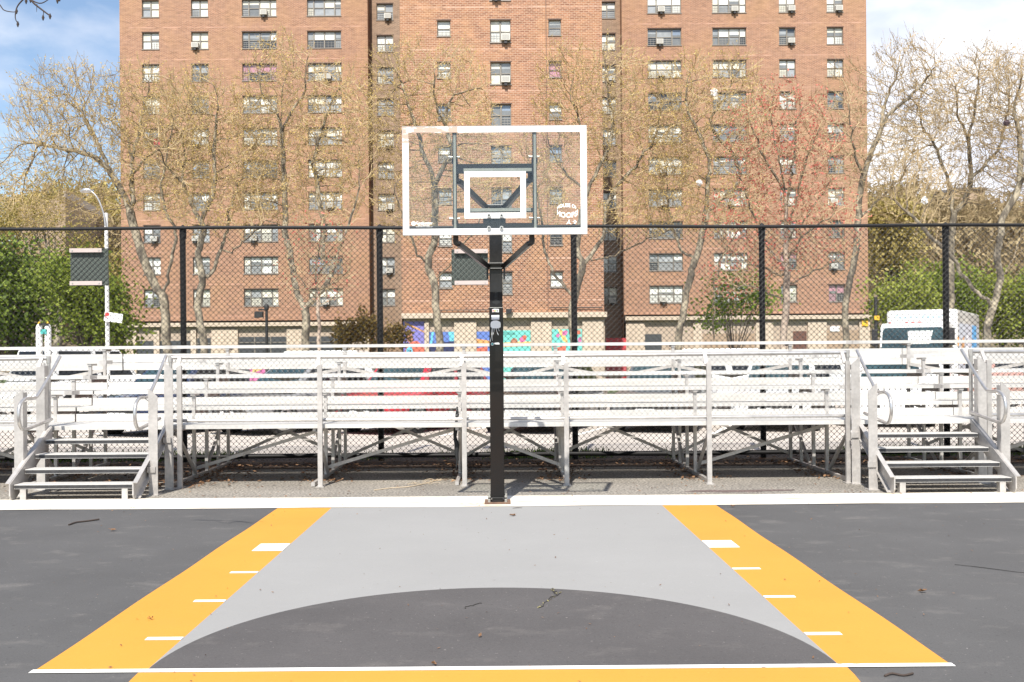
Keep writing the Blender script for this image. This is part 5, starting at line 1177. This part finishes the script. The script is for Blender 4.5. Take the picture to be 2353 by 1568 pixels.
b.slab([(sc_.x + x * c_ - z * s_, 28.83, sc_.z + x * s_ + z * c_) for x, z in pr], (0, .01, 0)); b.build('sign_plate', 'sign_white', sg, .003)
b = MB(); b.slab([(sc_.x + x * c_ - z * s_, 28.822, sc_.z + x * s_ + z * c_) for x, z in ((-.24, .0), (-.14, .02), (-.12, .11), (-.24, .11))], (0, .004, 0)); b.slab([(sc_.x + x * c_ - z * s_, 28.822, sc_.z + x * s_ + z * c_) for x, z in ((-.24, -.05), (-.16, -.03), (-.16, -.02), (-.24, -.03))], (0, .004, 0)); b.build('red_print', 'sign_red', sg)
for px, lab in ((90, 'left one of two white round topped posts with a yellow cap'), (110, 'right one of two white round topped posts, nearer the lamp pole')):
    p = W(px, 750, 27); t = thing('white_post', lab, 'post', (p.x, 27, 0), group='pair of white posts behind the fence')
    b = MB(); b.tube([(p.x, 27, 0), (p.x, 27, p.z - .05), (p.x, 27, p.z + .02), (p.x, 27, p.z + .06)], [.085, .085, .07, .03], 12); b.build('post_body', 'white_metal', t)
    b = MB(); b.tube([(p.x, 27, p.z + .055), (p.x, 27, p.z + .09), (p.x, 27, p.z + .12)], [.035, .03, .01], 10); b.build('cap', 'sign_yellow', t)
a_, c2 = W(93, 768, 26.9), W(107, 757, 26.9)
t = thing('small_sign', 'small teal plate between the two white posts', 'sign', (a_.x, 26.9, a_.z)); b = MB(); b.box(a_.x, c2.x, 26.89, 26.91, a_.z, c2.z); b.box(a_.x - .05, c2.x + .05, 26.915, 26.93, c2.z + .1, c2.z + .16, 1); b.build('sign_plate', ['sign_teal', 'trim'], t)
px_ = W(613, 780, 70).x
t = thing('path_lamp', 'black lamp post with a side floodlight in front of the left ground floor', 'street lamp', (px_, 70, 0)); zt = W(610, 713, 70).z
b = MB(); b.tube([(px_, 70, 0), (px_, 70, zt)], [.12, .09], 10); b.build('pole', 'trim', t)
b = MB(); b.tube([(px_, 70, zt), (px_, 70, zt + .25), (px_, 70, zt + .4)], [.14, .2, .12], 8); b.box(px_ - .55, px_ + .0, 69.9, 70.1, zt - .02, zt + .08); b.build('lantern', 'trim', t)
b = MB(); b.slab([(px_ - .75, 69.6, zt - .55), (px_ - .2, 69.6, zt - .5), (px_ - .2, 69.6, zt - .1), (px_ - .75, 69.6, zt - .1)], (0, .4, 0)); b.build('floodlight', 'trim', t)
px_ = W(2013, 780, 56).x
t = thing('sign_post', 'dark post with a yellow box right of the apartment corner', 'post', (px_, 56, 0)); zt = W(2013, 683, 56).z
b = MB(); b.tube([(px_, 56, 0), (px_, 56, zt)], .09, 10); b.tube([(px_, 56, 0), (px_, 56, 1.9)], .2, 10); b.build('pole', 'trim', t)
b = MB(); zz = W(2013, 731, 56).z; b.box(px_ - .13, px_ + .15, 55.85, 55.9, zz - .12, zz + .12); b.build('yellow_box', 'sign_yellow', t)

# ------------------------------------------------------------------ vehicles
def paint(name, c): M[name] = pmat(name, c, 0.3, var=0.04, coat=0.8); return name
paint('paint_navy', (0.02, 0.03, 0.07)); paint('paint_silver', (0.22, 0.22, 0.22)); paint('paint_red', (0.42, 0.02, 0.03)); paint('paint_black', (0.012, 0.012, 0.014)); paint('paint_white', (0.74, 0.74, 0.72)); paint('paint_grey', (0.10, 0.105, 0.11)); paint('paint_tan', (0.30, 0.24, 0.19)); paint('paint_rose', (0.40, 0.22, 0.18))
def loft(b, secs, mat=0):
    n = len(secs[0]); base = len(b.v); vs = [p for s in secs for p in s]
    fs = [(i * n + j, i * n + (j + 1) % n, (i + 1) * n + (j + 1) % n, (i + 1) * n + j) for i in range(len(secs) - 1) for j in range(n)]
    b.add(vs, fs, mat, True); b.add(secs[0], [tuple(reversed(range(n)))], mat); b.add(secs[-1], [tuple(range(n))], mat)
def car(label, x, y, rz, paintm, Hh=1.68, Lc=4.6, Wc=1.84, rear=False, group='cars parked behind the fence', belt=.98, hood=.92, name='parked_car', tail=None):
    t = thing(name, label, 'car', (x, y, 0), rz, group); hw = Wc / 2; f = -Lc / 2
    def sec(yy, w, zb, zm, zt): return [(-w * .92, yy, zb), (w * .92, yy, zb), (w, yy, zb + .14), (w, yy, zm), (w * .95, yy, zt - .04), (w * .86, yy, zt), (-w * .86, yy, zt), (-w * .95, yy, zt - .04), (-w, yy, zm), (-w, yy, zb + .14)]
    b = LMB(); loft(b, [sec(f, hw * .80, .30, .52, .62), sec(f + .10, hw * .92, .24, .58, .76), sec(f + .35, hw * .98, .21, .64, hood - .06), sec(f + 1.15, hw, .20, .70, hood), sec(f + 1.35, hw, .20, .70, belt), sec(-f - .75, hw, .20, .70, belt), sec(-f - .18, hw * .97, .24, .68, belt - .04), sec(-f, hw * .88, .32, .6, belt - .2)])
    b.build('body', paintm, t, .02)
    y0, y1, y2, y3 = f + 1.15, f + 1.95, -f - (.75 if Hh > 1.6 else 1.15), -f - (.22 if Hh > 1.6 else .55); wb, wt = hw * .90, hw * .72; zb = belt - .02
    if Hh > 1.6: y2 = -f - .55
    b = LMB(); cb = [(-wb, y0, zb), (wb, y0, zb), (wb, y3, zb), (-wb, y3, zb)]; ct = [(-wt, y1, Hh), (wt, y1, Hh), (wt, y2, Hh), (-wt, y2, Hh)]
    b.add(cb + ct, [(0, 3, 2, 1), (4, 5, 6, 7), (0, 1, 5, 4), (1, 2, 6, 5), (2, 3, 7, 6), (3, 0, 4, 7)]); b.build('cabin', paintm, t, .05, 3)
    def win(a, bq, c, d, nm):
        P = [Vector(q) for q in (a, bq, c, d)]; cen = sum(P, Vector()) / 4; nrm = (P[1] - P[0]).cross(P[3] - P[0]).normalized()
        if nrm.dot(cen - Vector((0, (y0 + y3) / 2, 1.2))) < 0: nrm = -nrm
        Q = [cen + (p - cen) * .86 + nrm * .012 for p in P]; w = LMB(); w.slab(Q, nrm * -.010); w.build(nm, 'car_glass' if nm != 'windscreen' else 'screen_glass', t)
    win(cb[0], cb[1], ct[1], ct[0], 'windscreen'); win(cb[3], cb[2], ct[2], ct[3], 'rear_window')
    for s, (i, j) in ((1, (1, 2)), (-1, (0, 3))):
        A, B, C_, D_ = Vector(cb[i]), Vector(cb[j]), Vector(ct[j]), Vector(ct[i]); m0, m1 = A.lerp(B, .48), D_.lerp(C_, .45)
        win(A.lerp(B, .05), m0, m1, D_, 'side_window'); win(m0, B.lerp(A, .04), C_, m1, 'side_window')
    for yy in (f + .88, -f - .85):
        for s in (-1, 1):
            arch = LMB(); arch.cyl((s * (hw - .14), yy, .335), (s * (hw + .004), yy, .335), .385, 20); arch.build('wheel_arch', 'trim', t)
            w = LMB(); w.cyl((s * (hw - .2), yy, .33), (s * (hw + .015), yy, .33), .33, 22); wo = w.build('wheel', 'tyre', t, .03)
            r = LMB()
            for k in range(5):
                a = 2 * math.pi * k / 5; r.beam((s * (hw + .02), yy, .33), (s * (hw + .02), yy + .21 * math.cos(a), .33 + .21 * math.sin(a)), .06, .015, 0, (s, 0, 0))
            r.cyl((s * (hw + .012), yy, .33), (s * (hw + .03), yy, .33), .05, 10); r.tube([(s * (hw + .018), yy + .22 * math.cos(a), .33 + .22 * math.sin(a)) for a in np.linspace(0, 2 * math.pi, 21)], .018, 6)
            r.build('rim', 'rim', wo)
    for s in (-1, 1):
        h = LMB(); xa, xb = sorted((s * hw * .52, s * hw * .88)); h.box(xa, xb, f + .03, f + .14, .60, .74); h.build('headlight', 'lamp_clear', t, .02)
        h = LMB(); xa, xb = sorted((s * hw * .66, s * hw * .93)); h.box(xa, xb, -f - .13, -f - .015, .66, .92); h.build('tail_light', 'lamp_red', t, .02)
        h = LMB(); xa, xb = sorted((s * (hw + .0), s * (hw + .17))); h.box(xa, xb, f + 1.42, f + 1.56, belt + .0, belt + .13); h.build('wing_mirror', paintm, t, .02)
    g = LMB(); g.box(-hw * .5, hw * .5, f - .004, f + .08, .40, .62); g.box(-hw * .7, hw * .7, f - .012, f + .09, .26, .36); g.build('grille', 'trim', t, .01)
    g = LMB(); g.box(-.26, .26, f - .022, f - .0125, .42, .53); g.build('front_plate', 'sign_white', t)
    return t
th = R(-22)
def slot(x, y0=21.9, L_=4.6): d = Vector((0.36, 1, 0)).normalized(); return (x + d.x * L_ / 2, y0 + d.y * L_ / 2)
x, y = slot(-8.25); car('dark navy car parked behind the left stairs', x, y, R(-20), 'paint_navy', 1.55)
x, y = slot(-5.45); car('grey silver car parked behind the left half of the middle bleacher', x, y, R(-35), 'paint_silver', 1.50, group='cars parked behind the fence', hood=.86, belt=.92)
x, y = slot(-2.75); car('red suv parked left of the hoop post behind the bleacher', x, y, R(-28), 'paint_red', 1.74)
x, y = slot(0.35); car('black suv parked just right of the hoop post behind the bleacher', x, y, R(-20), 'paint_black', 1.60)
x, y = slot(3.15); car('dark grey suv parked behind the right half of the middle bleacher', x, y, R(-20), 'paint_grey', 1.72)
x, y = slot(5.95); car('white suv parked behind the right end of the middle bleacher', x, y, R(-24), 'paint_white', 1.80)
x, y = slot(8.85, 23.0); car('white car parked behind the right stairs', x, y, R(-20), 'paint_white', 1.62)
car('white van in the second row behind the left stairs', W(200, 826, 32).x, 32, R(160), 'paint_white', 2.02, 5.2, 1.95, group='vehicles parked in the second row', belt=1.1, hood=1.0)
car('white suv in the second row left of the hoop post', W(800, 826, 32).x, 32, R(80), 'paint_white', 1.93, 4.8, 1.9, group='vehicles parked in the second row', belt=1.1)
car('white suv in the second row behind the right end of the middle bleacher', W(1706, 826, 32).x, 32, R(80), 'paint_white', 1.90, 4.8, 1.9, group='vehicles parked in the second row', belt=1.1)
car('white minivan left of the white box truck', W(1990, 822, 30).x, 30, R(60), 'paint_white', 1.84, 4.8, 1.9, group='vehicles parked in the second row', belt=1.1)
car('rose tan car at the far right behind the fence', W(2335, 826, 34).x, 35, R(75), 'paint_rose', 1.85, 4.9, 1.9, group='vehicles parked in the second row', belt=1.1)

# white box truck
Yt = 33.0; tc_ = W(2108, 826, Yt); trz = R(-32)
t = thing('box_truck', 'white box truck facing the fence at the right', 'truck', (tc_.x, Yt, 0), trz)
HB = W(2108, 710, Yt).z; kx = 1.10
b = LMB(); b.box(-kx, kx, .75, 6.2, .85, HB); b.build('cargo_box', 'paint_white', t, .10, 3)
b = LMB(); prof = [(-.95, .55), (-.95, 1.55), (-.72, 2.58), (-.55, 2.68), (.65, 2.68), (.65, .55)]
b.slab([(-1.0, y_, z_) for y_, z_ in prof], (2.0, 0, 0)); b.build('cab', 'paint_white', t, .06, 3)
b = LMB(); n_ = Vector((0, -.979, -.205)) if False else Vector((0, -.979, .205))
q = [(-.88, -.945, 1.60), (.88, -.945, 1.60), (.93, -.90, 1.80), (.91, -.76, 2.44), (.84, -.742, 2.53), (-.84, -.742, 2.53), (-.91, -.76, 2.44), (-.93, -.90, 1.80)]
b.slab([Vector(p_) + n_ * .02 for p_ in q], -n_ * .015); ws = b.build('windscreen', 'screen_glass', t, .01)
b = LMB(); q = [(-.1, -.857, 2.0), (.52, -.857, 2.0), (.60, -.762, 2.42), (-.15, -.762, 2.42)]; b.slab([Vector(p_) + n_ * .026 for p_ in q], -n_ * .004); b.build('sunshade', 'pane_blind', ws)
b = LMB(); b.box(-.80, .80, -.985, -.955, 1.1, 1.4); b.build('grille', 'trim', t, .01)
b = LMB(); b.box(-1.0, 1.0, -1.08, -.95, .42, .7); b.build('bumper', 'white_metal', t, .03)
for s in (-1, 1):
    b = LMB(); xa, xb = sorted((s * .6, s * .93)); b.box(xa, xb, -1.0, -.945, .78, .96); b.build('headlight', 'lamp_clear', t, .02)
    b = LMB(); xa, xb = sorted((s * 1.08, s * 1.24)); b.box(xa, xb, -.85, -.78, 1.95, 2.5); b.build('mirror', 'trim', t, .02)
    b = LMB(); xs_ = s * 1.007; b.slab([(xs_, -.62, 1.35), (xs_, .35, 1.35), (xs_, .35, 2.2), (xs_, -.52, 2.2)], (s * .006, 0, 0)); b.build('side_window', 'car_glass', t)
    for yy in (-.25, 4.6):
        b = LMB(); b.cyl((s * .72, yy, .42), (s * 1.0, yy, .42), .42, 22); w_ = b.build('wheel', 'tyre', t, .03); b = LMB(); b.cyl((s * 1.0, yy, .42), (s * 1.02, yy, .42), .22, 14); b.build('rim', 'rim', w_)
b = LMB()
for xx in (-.45, -.25, -.05, .75, -.98): b.box(xx - .05, xx + .05, .735, .749, 2.72, 2.76)
b.build('marker_lights', 'lamp_red', t)
b = LMB(); b.box(1.105, 1.12, .78, .92, 1.95, 2.25); b.build('side_marker', 'orange', t)
vf = norm(text_mesh('FexVer Export', 1, .0)); b = LMB(); b.add([(-.02 + u * .78, .745, HB - .34 + .17 * v) for u, v, _ in vf[0]], vf[1]); b.build('front_lettering', 'letter_blue', t)
b = LMB(); b.slab([(1.1005, 1.1, 1.1), (1.1005, 5.9, 1.1), (1.1005, 5.9, HB - .45), (1.1005, 1.1, HB - .45)], (.006, 0, 0), 0); b.slab([(1.107, 4.0, 1.1), (1.107, 5.4, 1.1), (1.107, 5.2, HB - .46), (1.107, 4.2, HB - .46)], (.004, 0, 0), 1); b.slab([(1.107, 1.5, 1.4), (1.107, 2.3, 1.3), (1.107, 2.2, 2.3), (1.107, 1.6, 2.1)], (.004, 0, 0), 2); b.slab([(1.107, 2.8, 1.4), (1.107, 3.4, 1.6), (1.107, 3.2, 2.4), (1.107, 2.7, 2.2)], (.004, 0, 0), 3)
b.build('side_poster', ['truck_grey', 'truck_blue', 'mural_orange', 'plastic_white'], t)

# ------------------------------------------------------------------ small things
def G(px, py):
    """ground point seen at photo point"""
    dx, dy = px - 1176.5 - SX, py - 784 - SY; c, s = math.cos(ROLL), math.sin(ROLL); v = dx * s + dy * c
    return W(px, py, F * H / v)
def dead_leaf(px, py, size, label, seed):
    p = G(px, py); rr = random.Random(seed); b = MB(); n = 11; vs = [(p.x, p.y, .012)]
    a0 = rr.uniform(0, 6.28)
    for i in range(n):
        a = a0 + 2 * math.pi * i / n; r = size * (1 if i % 2 else .55) * rr.uniform(.8, 1.2); vs.append((p.x + r * math.cos(a), p.y + r * math.sin(a) * .8, .010 + rr.uniform(.0, .022)))
    b.add(vs, [(0, i + 1, (i + 1) % n + 1) for i in range(n)]); b.tube([(p.x, p.y, .012), (p.x + size * 1.3 * math.cos(a0), p.y + size * 1.3 * math.sin(a0), .02)], .0025, 5)
    return tag(b.build('dead_leaf', 'litter'), label, 'leaf', 'dead leaves on the court')
dead_leaf(1178, 1187, .04, 'small brown dead leaf on the grey lane below the hoop', 1)
dead_leaf(258, 1221, .035, 'brown dead leaf on the dark court near the left twig', 2)
dead_leaf(2120, 1363, .035, 'curled brown leaf on the dark court right of the lane', 3)
dead_leaf(1684, 1166, .03, 'brown leaf at the far end of the right yellow strip', 4)
dead_leaf(347, 1426, .018, 'small dark leaf on the left yellow strip', 5)
dead_leaf(998, 1531, .018, 'small grey leaf on the yellow half circle', 6)
dead_leaf(1103, 1467, .013, 'tiny brown leaf in the middle of the dark half circle', 7)
def stick(pts, r, label):
    b = MB(); P = [G(*q) for q in pts]; P = [Vector((p.x, p.y, r + .004 * (i % 2))) for i, p in enumerate(P)]; b.tube(bez(P, 3), r, 6); return tag(b.build('twig', 'twig_dark'), label, 'twig', 'twigs on the court')
stick([(158, 1208), (175, 1203), (195, 1200), (228, 1196)], .008, 'dark twig lying on the court at the left')
stick([(2033, 1556), (2050, 1552), (2075, 1555), (2098, 1552)], .006, 'short twig on the court in the lower right corner')
stick([(1178, 1169.5), (1188, 1168.8), (1200, 1168.5)], .004, 'tiny dark twig on the grey lane beside the hoop base')
# frayed rope on the pavement
P = [(860, 1128), (900, 1123), (940, 1120), (975, 1113), (1002, 1106), (1030, 1101), (1050, 1108)]
b = MB(); Q = [G(px, py) for px, py in P]; b.tube(bez([Vector((q.x, q.y, .008)) for q in Q], 5), .006, 6)
rr = random.Random(2)
for i in range(60):
    q = Q[rr.choice([3, 4, 4, 5])] + Vector((rr.uniform(-.15, .15), rr.uniform(-.12, .12), .01)); a = rr.uniform(0, 6.28); l = rr.uniform(.04, .12); b.tube([q, q + Vector((math.cos(a) * l * .5, math.sin(a) * l * .5, .015)), q + Vector((math.cos(a + .5) * l, math.sin(a + .5) * l, .0))], .002, 4)
tag(b.build('frayed_rope', 'rope'), 'frayed pale rope lying on the pavement left of the hoop post', 'rope')
p = W(1052, 1020, 13.35); b = MB(); rr = random.Random(6)
P = [Vector((p.x - .02 + rr.uniform(-.02, .02), 13.4, 1.0 - .1 * i)) for i in range(9)]; b.tube(P, [.01, .025, .018, .03, .022, .035, .03, .018, .006], 7)
tag(b.build('plastic_rag', 'sheet_black'), 'crumpled black plastic hanging under the bleacher left of the hoop post', 'plastic sheet')
def bag(px, py, Y, s, mat, label, seed):
    p = W(px, py, Y); rr = random.Random(seed); b = MB(); n, m = 9, 6; vs = []
    for i in range(m + 1):
        for j in range(n):
            th_ = math.pi * i / m; a = 2 * math.pi * j / n; r = s * rr.uniform(.6, 1.25); vs.append((p.x + r * math.sin(th_) * math.cos(a), p.y + r * .7 * math.sin(th_) * math.sin(a), p.z + r * math.cos(th_)))
    b.add(vs, [(i * n + j, i * n + (j + 1) % n, (i + 1) * n + (j + 1) % n, (i + 1) * n + j) for i in range(m) for j in range(n)]); return tag(b.build('plastic_bag', mat), label, 'plastic bag', 'plastic bags caught in the trees')
bag(1641, 213, 36.5, .14, 'plastic_white', 'white and blue plastic bag caught high in the plane tree left of the red buds', 1)
bag(2124, 461, 37, .14, 'plastic_white', 'white plastic bag caught in the branches on the right before the skyline', 2)
bag(2313, 282, 20, .055, 'mural_hair', 'dark scrap hanging in the branches at the upper right', 3)
bag(1607, 420, 36.5, .11, 'plastic_white', 'small white plastic scrap in the plane tree left of the red buds', 4)
